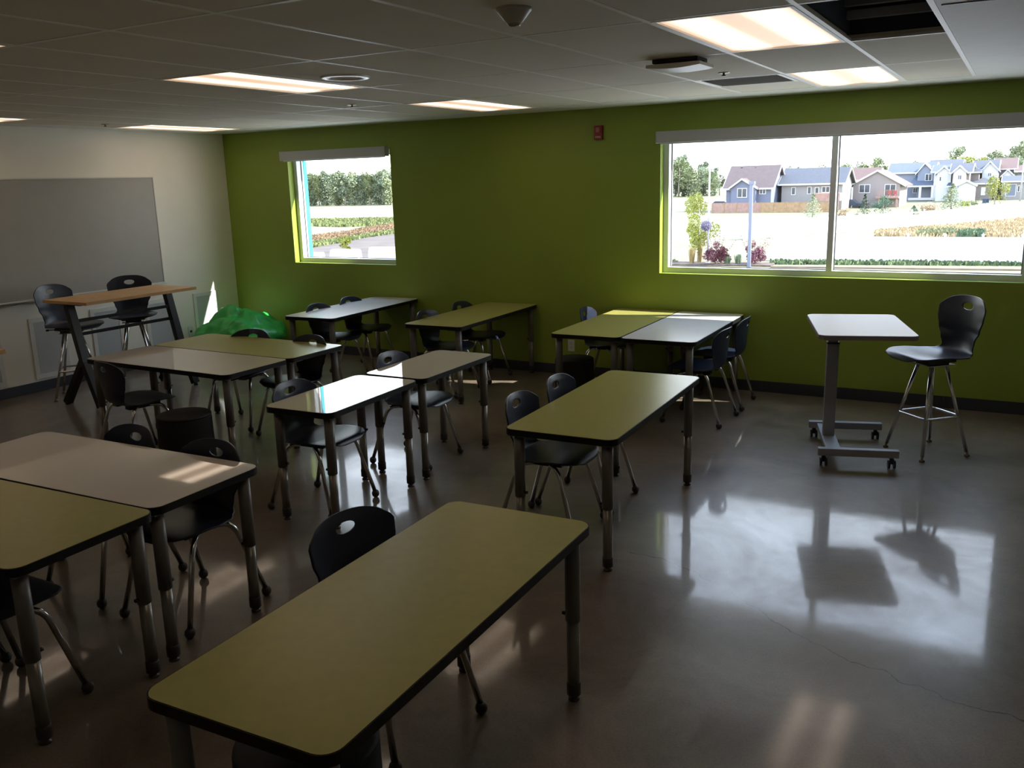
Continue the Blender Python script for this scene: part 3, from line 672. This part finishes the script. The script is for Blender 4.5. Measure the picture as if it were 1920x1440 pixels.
def trunk_mesh(th):
    b = MB(); b.tube([(0, 0, 0), (.01, 0, .3), (0, .01, .6), (.01, 0, .9)], [.018, .014, .010, .004], 8); return b.mesh('trunk', BARK)
TRUNK = trunk_mesh(1); CR = {}
def tree(name, shape, col, px, py_top, base, label, cat='tree', group=None, Y=None, wid=1.0, n=900, leaf=.022, var=0, height=None):
    """base = image row of the foot when Y is None, otherwise the tree stands on the ground at depth Y"""
    if Y is None: p = atZ(px, base, G)
    else: p = atY(px, 400, Y); p.z = G
    hgt = height or (atY(px, py_top, p.y).z - G); key = (shape, col, n, leaf, var)
    if key not in CR: CR[key] = crown_mesh(shape, n, leaf, LV[col], 11 + var)
    t = thing(name, label, cat, p, random.uniform(0, 6), group)
    t.scale = (hgt * wid, hgt * wid, hgt)
    f = D.objects.new('foliage', CR[key]); COL.objects.link(f); f.parent = t
    if shape != 'ball' and shape != 'bush':
        k = D.objects.new('trunk', TRUNK); COL.objects.link(k); k.parent = t
    return t
rr = random.Random(3)
for i, px in enumerate(range(552, 768, 8)):
    tree('distant_tree', 'column' if i % 3 else 'tree', 'g' if i % 4 else 'd', px + rr.uniform(-2, 2), 324 + rr.uniform(-3, 5) - (10 if px > 705 and i % 3 == 0 else 0), 0, 'deciduous tree in the distant belt seen through the small window', group='tree belt beyond the small window', Y=222 + (i % 2) * 12 + rr.uniform(-3, 3), wid=1.2, var=i % 3, n=2600, leaf=.024)
for i, px in enumerate((1250, 1258, 1266, 1272, 1281, 1290, 1299, 1308, 1318, 1328, 1338, 1348)):
    tree('distant_tree', 'tree' if i % 2 else 'column', 'd' if i % 3 else 'g', px, (292, 300, 318, 296, 292, 306, 316, 312, 304, 318, 314, 322)[i], 0, 'tall tree in the clump at the left of the wide window view', group='tree clump at the left of the wide window', Y=262 + (i % 3) * 6, wid=1.35, var=i % 3, n=1600, leaf=.024)
FAR = [(1476, 313, 'g'), (1500, 312, 'd'), (1528, 311, 'g'), (1548, 310, 'g'), (1590, 305, 'g'), (1604, 308, 'd'), (1617, 304, 'g'), (1630, 307, 'y'), (1640, 291, 'g'), (1652, 306, 'g'), (1690, 307, 'd'), (1714, 299, 'g'), (1740, 305, 'd'), (1768, 296, 'y'), (1786, 270, 'g'), (1800, 293, 'y'), (1812, 290, 'y'), (1834, 291, 'y'), (1852, 297, 'g'), (1868, 280, 'g'), (1880, 288, 'd'), (1895, 270, 'g'), (1905, 274, 'g'), (1917, 286, 'd')]
for i, (px, pt, c_) in enumerate(FAR):
    tree('distant_tree', 'wispy' if pt in (291, 270, 299) else 'tree', c_, px, pt, 0, 'tree rising behind the rooftops of the houses', group='trees behind the houses', Y=270 + (i % 4) * 7, wid=.9 if pt in (291, 270, 299) else 1.5, var=i % 3, n=1500, leaf=.024)
# garden plants on the far lawn
for a in (('conifer_tree', 'cone', 'c', 1620, 363, 408, 'small spruce on the lawn left of the beige gabled house'), ('conifer_tree', 'tree', 'c', 1655, 366, 409, 'bushy round green tree in front of the beige gabled house'), ('conifer_tree', 'cone', 'g', 1523, 362, 411, 'young pine in front of the wooden fence'),
          ('conifer_tree', 'cone', 'g', 1783, 343, 393, 'tall feathery larch in front of the white garages'), ('street_tree', 'tree', 'y', 1864, 328, 392, 'young tree turning yellow in front of the taupe house'), ('conifer_tree', 'cone', 'c', 1713, 385, 402, 'small dark spruce beside the bare tan bushes')):
    tree(*a, wid={1620: 1.1, 1655: 1.5, 1523: 1.5, 1783: 1.5, 1864: 1.2, 1713: 2.2}[a[3]], n=1400, leaf=.02, var=1)
for px, pt, pb, c_, wd, lab in ((1736, 379, 398, 'b', 2.0, 'bare tan bush behind the far white fence'), (1752, 378, 396, 'b', 1.6, 'second bare tan bush, right of the first behind the far fence'), (1580, 385, 410, 'b', 1.3, 'tan bush beside the window mullion'), (1808, 372, 388, 'y', 2.2, 'golden bush left of the dark bins'), (1826, 372, 386, 'g', 1.7, 'grey-green bush between golden bush and dark bins'), (1605, 398, 409, 'd', 1.6, 'low dark shrub left of the small spruce'), (1760, 392, 398, 'g', 1.5, 'low green shrub at the foot of the tall larch')):
    tree('garden_bush', 'bush', c_, px, pt, pb, lab, 'bush', wid=wd * .8, n=900, leaf=.035, var=2)
# planting bed right outside
tree('young_tree', 'tree', 'y', 1309, 366, 493, 'slim young yellow-green tree in the bed beside the hanging basket', n=3000, leaf=.017, wid=.85, var=4)
for px, pt, pb, wd, lab in ((1343, 438, 497, 1.0, 'burgundy shrub at the foot of the white pole'), (1417, 438, 497, .85, 'burgundy shrub behind the square lamp post')):
    tree('red_shrub', 'bush', 'r', px, pt, pb, lab, 'shrub', wid=wd, n=3200, leaf=.026, var=5)
def grass_clump(px, pt, pb, lab, c_, wd):
    p = atZ(px, pb, G); h = atY(px, pt, p.y).z - G; b = MB(); rnd = random.Random(int(px))
    for k in range(160):
        a = rnd.uniform(0, 2 * PI); s_ = rnd.uniform(.0, 1) * wd; q = Vector((math.cos(a) * s_ * .5, math.sin(a) * s_ * .5, 0)); t = Vector((math.cos(a) * s_, math.sin(a) * s_, h * rnd.uniform(.7, 1))); e = Vector((-math.sin(a), math.cos(a), 0)) * .022
        b.quad(q - e, q + e, t + e * .4, t - e * .4)
    o = b.build('ornamental_grass', c_); o.location = p; return tag(o, lab, 'grass')
OG = mat('straw_plume', (.33, .25, .11), .8, var=.25, scale=4); OS = mat('blue_green_blade', (.17, .22, .13), .8, var=.25, scale=4)
grass_clump(1297, 463, 496, 'straw-tipped ornamental grass left of the young tree trunk', OG, .30); grass_clump(1312, 455, 494, 'taller straw-tipped ornamental grass at the young tree trunk', OG, .26)
grass_clump(1363, 480, 497, 'pale low grass tuft at the right foot of the first burgundy shrub', OS, .35); grass_clump(1384, 476, 497, 'sage grass tuft between the two burgundy shrubs', OS, .35)
tree('low_shrub', 'bush', 'g', 1263, 484, 493, 'low green shrub at the left corner of the wide window view', 'shrub', wid=2.2, n=700, leaf=.05, var=6)
tree('young_sapling', 'wispy', 'y', 647, 441, 492, 'thin sapling in front of the white blocks beyond the small window', n=900, leaf=.035, wid=1.3, var=7)
# poles
PW = mat('white_pole_paint', (.42, .43, .47), .4); 
p = atZ(1327, 495, G); hgt = atY(1336, 235, p.y).z - G
t_ = thing('flag_pole', 'tall white pole with a round flower basket hanging on it', 'pole', p)
MB().tube([(0, 0, 0), (0, 0, hgt)], [.075, .05], 12).build('pole', PW, t_); MB().tube([(0, 0, 0), (0, 0, .12)], .16, 14).build('base', PW, t_)
MB().tube([(0, 0, atY(1325, 409, p.y).z - G), (-.02, -.2, atY(1325, 408, p.y).z - G), (-.05, -.35, atY(1325, 411, p.y).z - G)], .02, 8).build('bracket', PW, t_)
t_ = thing('hanging_basket', 'dark and white ball of flowers hung on the white pole', 'flower basket', (p.x - .05, p.y - .38, atY(1325, 433, p.y).z)); t_.scale = (.74, .74, .74)
f = D.objects.new('flowers', crown_mesh('ball', 1700, .045, LV['w'], 5)); COL.objects.link(f); f.parent = t_
MB().lathe([(0, .06), (.25, .14), (.40, .38), (.42, .5), (0, .5)], n=18).build('basket', mat('dark_basket_liner', (.04, .035, .05), .9), t_)
p = atZ(1404, 507, G); hgt = atY(1412, 345, p.y).z - G; LGY = mat('lamp_post_grey', (.125, .14, .19), .45)
t_ = thing('lamp_post', 'grey square lamp post outside the left pane of the wide window', 'lamp post', p)
MB().span((-.10, -.10, 0), (.10, .10, hgt)).build('post', LGY, t_); MB().span((-.15, -.15, 0), (.15, .15, .25)).build('base', LGY, t_); MB().span((-.14, -.16, hgt - .02), (.22, .16, hgt + .16)).build('lamp_head', LGY, t_)
p = atY(1912, 380, 190); p.z = G; hgt = atY(1916, 291, 190).z - G
t_ = thing('street_light', 'curved white street light in front of the houses at the right', 'lamp post', p)
MB().tube([(0, 0, 0), (0, 0, hgt * .82), (.15, 0, hgt * .93), (.9, 0, hgt * 1.02), (1.6, 0, hgt * 1.05)], [.16, .11, .09, .07, .06], 10).build('post', PW, t_); MB().span((1.4, -.15, hgt * 1.03), (2.2, .15, hgt * 1.06)).build('lamp_head', PW, t_)

# ---- fences
FV = mat('white_vinyl_fence', (.78, .78, .78), .5)
def vfence(name, A, B, h, npan, lab, skip=()):
    A, B = Vector((A.x, A.y, G)), Vector((B.x, B.y, G)); t = thing(name, lab, 'fence', A); d = B - A
    for i in range(npan + 1):
        p = d * (i / npan)
        b = MB().box((p.x, p.y, (h + .12) / 2), (.14, .14, h + .12)).lathe([(.11, h + .12), (.11, h + .15), (.0, h + .26)], (p.x, p.y, 0), 4, False); b.build('post', FV, t)
        if i < npan:
            q = d * ((i + 1) / npan); b = MB()
            if i in skip:
                for z in (.25, .62 * h, h - .1): b.bar((p.x, p.y, z), (q.x, q.y, z), .05, .12, (0, 0, 1))
                b.build('rail_panel', FV, t)
            else:
                b.prism([(p.x, p.y - .02), (q.x, q.y - .02), (q.x, q.y + .02), (p.x, p.y + .02)], .06, h).prism([(p.x, p.y - .035), (q.x, q.y - .035), (q.x, q.y + .035), (p.x, p.y + .035)], h - .12, h)
                b.build('panel', FV, t)
    return t
A, B = atZ(1448, 488, G), atZ(1990, 494, G); B.y = A.y; B = atY(1990, 490, A.y)
vfence('vinyl_fence', A, B, atY(1720, 444, A.y).z - G, 8, 'near white vinyl fence running along the road')
A, B = atZ(1395, 450, G), atZ(1960, 410, G)
vfence('vinyl_fence', A, B, 1.75, 24, 'far white vinyl fence running up behind the golden grass', (12,))
WF = mat('cedar_fence', (.34, .22, .12), .8, var=.18, scale=2); WF2 = mat('rosy_cedar_fence', (.34, .21, .17), .8, var=.15, scale=2)
A = atY(1335, 396, 147.5); hf = atY(1450, 379.5, A.y).z - G
t_ = thing('wood_fence', 'cedar board fence in front of the blue-grey and grey-roofed houses', 'fence', (0, 0, 0)); xa, xb = A.x, atY(1572, 390, A.y).x
for i in range(10):
    x0 = xa + (xb - xa) * i / 10; x1 = xa + (xb - xa) * (i + 1) / 10; b = MB(); k = int((x1 - x0) / .15)
    for j in range(k): b.span((x0 + (x1 - x0) * j / k + .006, A.y - .01, G), (x0 + (x1 - x0) * (j + 1) / k - .006, A.y + .01, G + hf - .04))
    b.span((x0, A.y - .03, G + hf - .04), (x1, A.y + .03, G + hf)); b.build('fence_panel', WF2 if i < 4 else WF, t_)
    MB().span((x0 - .06, A.y - .06, G), (x0 + .06, A.y + .06, G + hf + .05)).build('post', WF, t_)
# ---- white blocks beyond the small window
for i, (x0, x1, yt) in enumerate(((574, 607, 473), (622, 677, 467), (694, 752, 463))):
    p = atZ((x0 + x1) / 2, 494 + i * .3, G); w2 = (atY(x1, 480, p.y).x - atY(x0, 480, p.y).x) / 2; h = atY(x0, yt, p.y).z - G
    lab = ('leftmost white concrete block outside the small window', 'middle white concrete block outside the small window, sapling in front', 'rightmost white concrete block outside the small window')[i]
    b = MB().prism([(-w2, 0), (w2, 0), (w2 * .92, h * .75), (w2 * .86, h * .97), (w2 * .80, h), (-w2 * .82, h), (-w2 * .88, h * .95), (-w2 * .94, h * .7)], -.3, .3, Matrix(((1, 0, 0, 0), (0, 0, 1, 0), (0, 1, 0, 0), (0, 0, 0, 1))))
    o = b.build('concrete_block', mat('white_concrete', (.62, .61, .59), .8)); o.location = p; tag(o, lab, 'block', 'white concrete blocks')

# ---- houses
MX = Matrix(((0, 0, 1, 0), (1, 0, 0, 0), (0, 1, 0, 0), (0, 0, 0, 1))); MY = Matrix(((1, 0, 0, 0), (0, 0, 1, 0), (0, 1, 0, 0), (0, 0, 0, 1)))
SID = {'blue': mat('blue_grey_siding', (.15, .165, .235), .7), 'beige': mat('beige_siding', (.27, .235, .225), .7), 'grey': mat('grey_siding', (.27, .255, .25), .7), 'taupe': mat('taupe_siding', (.21, .185, .175), .7), 'white': mat('white_siding', (.60, .60, .60), .6), 'dblue': mat('slate_siding', (.20, .225, .29), .7)}
ROOF = {'brown': mat('brown_shingle', (.105, .078, .074), .9, var=.12, scale=3), 'gray': mat('grey_shingle', (.075, .08, .095), .9, var=.12, scale=3), 'red': mat('rusty_shingle', (.125, .078, .07), .9, var=.12, scale=3), 'blue': mat('blue_grey_shingle', (.09, .105, .135), .9, var=.12, scale=3)}
TRIMW = mat('white_house_trim', (.62, .62, .64), .6)
class House:
    def __init__(s, label, Y, siding, roof):
        s.Y = Y; s.sd = SID[siding]; s.rf = ROOF[roof]; s.t = thing('house', label, 'house', (0, 0, 0))
    def at(s, px, py, dy=0): v = atY(px, py, s.Y + dy); return v.x, v.z
    def body(s, p0, p1, eave, ridge, depth=9, sid=None, rf=None, dy=0, over=.5, hipL=0, hipR=0):
        x0, ze = s.at(p0, eave, dy); x1, _ = s.at(p1, eave, dy); y0 = s.Y + dy; ym = y0 + depth / 2
        zr = atY((p0 + p1) / 2, ridge, ym).z; m = sid or s.sd; b = MB()
        b.span((x0, y0, G), (x1, y0 + depth, ze))
        if not (hipL or hipR): b.prism([(y0, ze), (ym, zr - .15), (y0 + depth, ze)], x0, x1, MX)
        b.build('wall', m, s.t)
        b = MB(); k = .22; a0, a1, b0, b1 = x0 - over, x1 + over, y0 - over, y0 + depth + over; dz = (zr - ze) * over / (depth / 2)
        r0, r1 = a0 + hipL, a1 - hipR
        V = lambda *p: b.b.verts.new(p)
        lo = [V(a0, b0, ze - dz), V(a1, b0, ze - dz), V(a1, b1, ze - dz), V(a0, b1, ze - dz)]; up = [V(r0, ym, zr), V(r1, ym, zr)]
        lo2 = [V(a0, b0, ze - dz + k), V(a1, b0, ze - dz + k), V(a1, b1, ze - dz + k), V(a0, b1, ze - dz + k)]; up2 = [V(r0, ym, zr + k), V(r1, ym, zr + k)]
        F = b.b.faces.new
        F((lo2[0], lo2[1], up2[1], up2[0])); F((lo2[2], lo2[3], up2[0], up2[1])); F((lo[0], up[0], up[1], lo[1])); F((lo[2], up[1], up[0], lo[3]))
        if hipL: F((lo2[3], lo2[0], up2[0])); F((lo[3], up[0], lo[0]))
        if hipR: F((lo2[1], lo2[2], up2[1])); F((lo[1], up[1], lo[2]))
        r = b.build('roof', rf or s.rf, s.t)
        MB().span((a0 - .03, b0 - .06, ze - dz - .02), (a1 + .03, b0 + .02, ze - dz + k + .02)).build('fascia', TRIMW, r)
        for xx, hp in ((a0, hipL), (a1, hipR)):
            if not hp: MB().bar((xx, b0, ze - dz + .08), (xx, ym, zr + .1), .12, .3, (1, 0, 0)).bar((xx, ym, zr + .1), (xx, b1, ze - dz + .08), .12, .3, (1, 0, 0)).build('rake_trim', TRIMW, r)
        return r
    def gable(s, p0, p1, eave, pk, peak, dy=-1.0, depth=4, sid=None, rf=None, over=.35, base=None):
        x0, ze = s.at(p0, eave, dy); x1, _ = s.at(p1, eave, dy); xm, zp = s.at(pk, peak, dy); y0 = s.Y + dy; zb = G if base is None else s.at(p0, base, dy)[1]
        MB().prism([(x0, zb), (x1, zb), (x1, ze), (xm, zp), (x0, ze)], y0, y0 + depth, MY).build('gable_wall', sid or s.sd, s.t)
        sl = (zp - ze) / max(.1, (x1 - x0) / 2); k = .2
        r = MB().prism([(x0 - over, ze - over * sl), (xm, zp), (x1 + over, ze - over * sl), (x1 + over, ze - over * sl + k), (xm, zp + k), (x0 - over, ze - over * sl + k)], y0 - .35, y0 + depth, MY).build('gable_roof', rf or s.rf, s.t)
        MB().prism([(x0 - over - .05, ze - over * sl - .05), (xm, zp - .05), (x1 + over + .05, ze - over * sl - .05), (x1 + over + .05, ze - over * sl + k + .05), (xm, zp + k + .06), (x0 - over - .05, ze - over * sl + k + .05)], y0 - .42, y0 - .34, MY).build('rake_trim', TRIMW, r)
    def win(s, p0, y0, p1, y1, dy=0, name='window', m=None, bars=1, fm=None):
        x0, z1 = s.at(p0, y0, dy); x1, z0 = s.at(p1, y1, dy); Yf = s.Y + dy; f = .10; b = MB()
        b.span((x0, Yf - .06, z0), (x0 + f, Yf, z1)).span((x1 - f, Yf - .06, z0), (x1, Yf, z1)).span((x0 + f, Yf - .06, z0), (x1 - f, Yf, z0 + f)).span((x0 + f, Yf - .06, z1 - f), (x1 - f, Yf, z1))
        for i in range(bars): xm = x0 + (x1 - x0) * (i + 1) / (bars + 1); b.span((xm - .05, Yf - .06, z0 + f), (xm + .05, Yf, z1 - f))
        o = b.build(name, fm or TRIMW, s.t); MB().span((x0 + f, Yf - .03, z0 + f), (x1 - f, Yf - .002, z1 - f)).build('pane' if m is None else 'door_panel', m or DARKGLASS, o)
    def slab(s, name, p0, y0, p1, y1, m, dy=0, th=.2, par=None):
        x0, z1 = s.at(p0, y0, dy); x1, z0 = s.at(p1, y1, dy); return MB().span((x0, s.Y + dy - th, z0), (x1, s.Y + dy, z1)).build(name, m, par or s.t)
    def porch(s, p0, p1, yt, yb, dy, depth, rf=None):
        x0, zb = s.at(p0, yb, dy); x1, _ = s.at(p1, yb, dy); zt = s.at(p0, yt, dy + depth)[1]; y0 = s.Y + dy
        b = MB(); q = (x1 - x0) * .22; V = lambda *p: b.b.verts.new(p)
        a = [V(x0, y0, zb), V(x1, y0, zb), V(x1, y0 + depth, zb), V(x0, y0 + depth, zb), V(x0 + q, y0 + depth, zt), V(x1 - q, y0 + depth, zt)]
        for f in ((0, 1, 5, 4), (1, 2, 5), (3, 0, 4), (0, 3, 2, 1), (2, 3, 4, 5)): b.b.faces.new([a[i] for i in f])
        r = b.build('porch_roof', rf or s.rf, s.t); MB().span((x0 - .05, y0 - .08, zb - .22), (x1 + .05, y0 + .02, zb + .05)).build('fascia', TRIMW, r)
GARW = mat('white_garage_door', (.66, .66, .66), .5)
h = House('blue-grey house with brown roof and small front gable behind the cedar fence', 152, 'blue', 'brown')
h.body(1362, 1446, 352, 313, 9); h.gable(1371, 1417, 353, 1392, 337, -1.2, 4); h.win(1382.5, 353, 1400.5, 370.5, -1.2); h.win(1424, 352, 1436, 364)
for px in (1390, 1416, 1440): h.slab('roof_vent', px, 313.6, px + 3, 316, GASK, 4.2)
h = House('grey-roofed beige house behind the cedar fence, beside the window mullion', 156, 'grey', 'gray')
h.body(1466, 1580, 345, 317, 9, hipL=0); h.win(1484, 351, 1491.5, 365.5, bars=0); h.win(1514, 350, 1521, 364, bars=0); h.win(1528, 351, 1535, 371, bars=0); h.win(1541, 349.5, 1556, 361)
h.slab('deck', 1530, 362, 1578, 376, WF2, -2.2, 2.0)
h = House('beige house with a wide gable, balcony and red chairs', 166, 'beige', 'red')
x0, ze = h.at(1600, 345); x1, _ = h.at(1688, 345); xm, zp = h.at(1646, 320)
h.gable(1600, 1688, 346, 1646, 321, 0, 11, over=.9); h.win(1611, 346, 1631, 361.5); h.win(1659, 345.5, 1679, 368, name='patio_door'); h.win(1620, 374, 1627, 380, bars=0)
dk = h.slab('balcony', 1645, 368.5, 1688, 371, WF2, -.0, 2.4); h.slab('post', 1647, 371, 1649, 390, WF2, -2.1, .2, dk); h.slab('post', 1680, 371, 1682, 390, WF2, -2.1, .2, dk)
b = MB(); z = dk.data.vertices[0].co.z
xa, za = h.at(1645, 357, -2.4); xb, zb = h.at(1688, 369, -2.4)
b.span((xa, h.Y - 2.44, za), (xb, h.Y - 2.38, za + .08)); n_ = 24
for i in range(n_ + 1): xx = xa + (xb - xa) * i / n_; b.span((xx - .02, h.Y - 2.43, zb), (xx + .02, h.Y - 2.39, za))
b.build('railing', WF2, dk)
for px, lab in ((1667, 'red chair on the balcony of the gabled house, left one'), (1677, 'red chair on the balcony of the gabled house, right one')):
    x, z = h.at(px, 368.5, -1.2); t_ = thing('patio_chair', lab, 'chair', (x, h.Y - 1.2, z)); MB().span((-.3, -.3, .35), (.3, .3, .42)).build('seat', REDP, t_); MB().span((-.3, .24, .42), (.3, .3, .95)).build('backrest', REDP, t_)
    for sx in (-.26, .26):
        for sy in (-.26, .26): MB().box((sx, sy, .175), (.05, .05, .35)).build('leg', REDP, t_)
h = House('pale house with brown roof just right of the mullion, behind the gabled one', 188, 'white', 'red')
h.body(1580, 1642, 338, 317, 9); h.win(1592, 343, 1600, 350, bars=0)
h = House('big blue-grey two-storey house with a columned porch', 200, 'dblue', 'blue')
h.body(1668, 1748, 325, 307, 11); h.gable(1721, 1752, 324, 1735, 307, -2, 6, sid=SID['dblue']); h.win(1735, 326, 1747, 339, -2); h.porch(1702, 1752, 330, 349, -4, 4)
for px in (1725, 1748): h.slab('column', px - 1.3, 349, px + 1.3, 374, TRIMW, -3.8, .3)
h.win(1737, 350, 1743, 368, 0, 'door', TRIMW, 0); h.slab('porch_floor', 1703, 371, 1752, 375, PAVE, -3.8, .4); h.win(1712, 352, 1720, 362, 0)
h = House('white house with two narrow gables beside the columned porch', 196, 'white', 'blue')
h.body(1752, 1788, 323, 311, 10); h.gable(1757, 1784, 325, 1771, 313, -1.5, 5, sid=SID['white']); h.win(1761, 331, 1765, 340, -1.5, bars=0); h.porch(1774, 1800, 336, 349, -3, 3)
h = House('white-fronted house with a wide white garage door', 193, 'white', 'gray')
h.body(1786, 1818, 324, 308, 10, sid=SID['taupe']); h.gable(1788, 1812, 323, 1800, 312, -1.5, 5, sid=SID['white']); h.win(1796, 328, 1803, 337, -1.5); h.gable(1797, 1828, 348, 1813, 340, -4, 4, sid=SID['white']); h.win(1798, 349, 1822, 370, -4, 'garage_door', GARW, 0)
h = House('dark-roofed house behind the narrow white gables', 222, 'taupe', 'gray')
h.body(1745, 1800, 312, 301, 10); h.win(1760, 313, 1766, 318, bars=0)
h = House('taupe house with a grey hip roof behind the yellowing tree', 199, 'taupe', 'gray')
h.body(1816, 1836, 323, 305, 11, hipR=3.0, hipL=.1); h.body(1822, 1862, 345, 336, 8, dy=-2, hipL=2.0, hipR=2.0); h.win(1840, 351, 1847, 366, -2, 'door', TRIMW, 0)
h = House('taupe house with a steep dark front gable right of centre', 206, 'taupe', 'gray')
h.body(1828, 1868, 318, 302, 10); h.gable(1842, 1872, 320, 1857, 304, -2, 6, sid=SID['white'], rf=ROOF['gray']); h.win(1852, 324, 1859, 331, -2)
h = House('tall house with rosy brown roof and white side gable', 212, 'beige', 'brown')
h.body(1868, 1902, 317, 298, 11, rf=ROOF['red']); h.gable(1880, 1900, 329, 1890, 319, -3, 5, sid=SID['white']); h.win(1886, 329, 1893, 334, -3, bars=0)
h = House('low house with blue-grey garage door below the rosy roof', 198, 'beige', 'gray')
h.body(1884, 1945, 341, 331, 9, sid=SID['grey'], rf=ROOF['gray']); h.win(1887, 345, 1904, 368, 0, 'garage_door', mat('slate_garage_door', (.16, .18, .23), .6), 0); h.win(1908, 348, 1912, 360, bars=0)
h = House('rusty-roofed house cut by the right edge of the photograph', 210, 'taupe', 'red')
h.body(1908, 1960, 322, 311, 10)
# ---- small things near the houses
def binn(px, pb, hpx, m, lab):
    p = atZ(px, pb, G); hh = atY(px, pb - hpx, p.y).z - G; t_ = thing('wheelie_bin', lab, 'bin', p)
    MB().span((-.32 * hh, -.32 * hh, .08), (.32 * hh, .32 * hh, hh * .92)).build('body', m, t_); MB().span((-.36 * hh, -.38 * hh, hh * .92), (.36 * hh, .34 * hh, hh)).build('lid', m, t_)
    for sx in (-1, 1): MB().tube([(sx * .3 * hh, .2 * hh, .1), (sx * .36 * hh, .2 * hh, .1)], .1, 10).build('wheel', GASK, t_)
binn(1845, 381.5, 9, mat('navy_bin', (.03, .05, .10), .5), 'dark blue bin by the drive, left of the pair'); binn(1851, 381, 8.5, mat('navy_bin', (.03, .05, .10), .5), 'dark blue bin by the drive, right of the pair'); binn(1899, 371.5, 7.5, mat('green_bin', (.06, .25, .15), .5), 'green bin in front of the blue-grey garage door')
def car(px0, px1, pb, pt, m, lab):
    p = atZ((px0 + px1) / 2, pb, G); L_ = 4.4; hh = 1.5; t_ = thing('parked_car', lab, 'car', p)
    MB().prism([(-2.2, .3), (2.2, .3), (2.2, .75), (1.3, .92), (.7, 1.42), (-1.2, 1.45), (-1.9, .95), (-2.2, .85)], -.85, .85, MY).build('body', m, t_, .05)
    MB().prism([(1.2, .95), (.62, 1.36), (-1.12, 1.38), (-1.65, .97)], -.87, .87, MY).build('windows', DARKGLASS, t_)
    for x in (-1.35, 1.4):
        for y in (-.8, .8): MB().tube([(x, y - .1, .33), (x, y + .1, .33)], .33, 16).build('wheel', GASK, t_)
car(1572, 1612, 390, 0, mat('dark_blue_car_paint', (.03, .05, .09), .3), 'dark blue vehicle parked beside the beige gabled house'); car(1340, 1368, 391, 0, mat('white_car_paint', (.6, .6, .62), .3), 'white car half hidden behind the left end of the cedar fence')
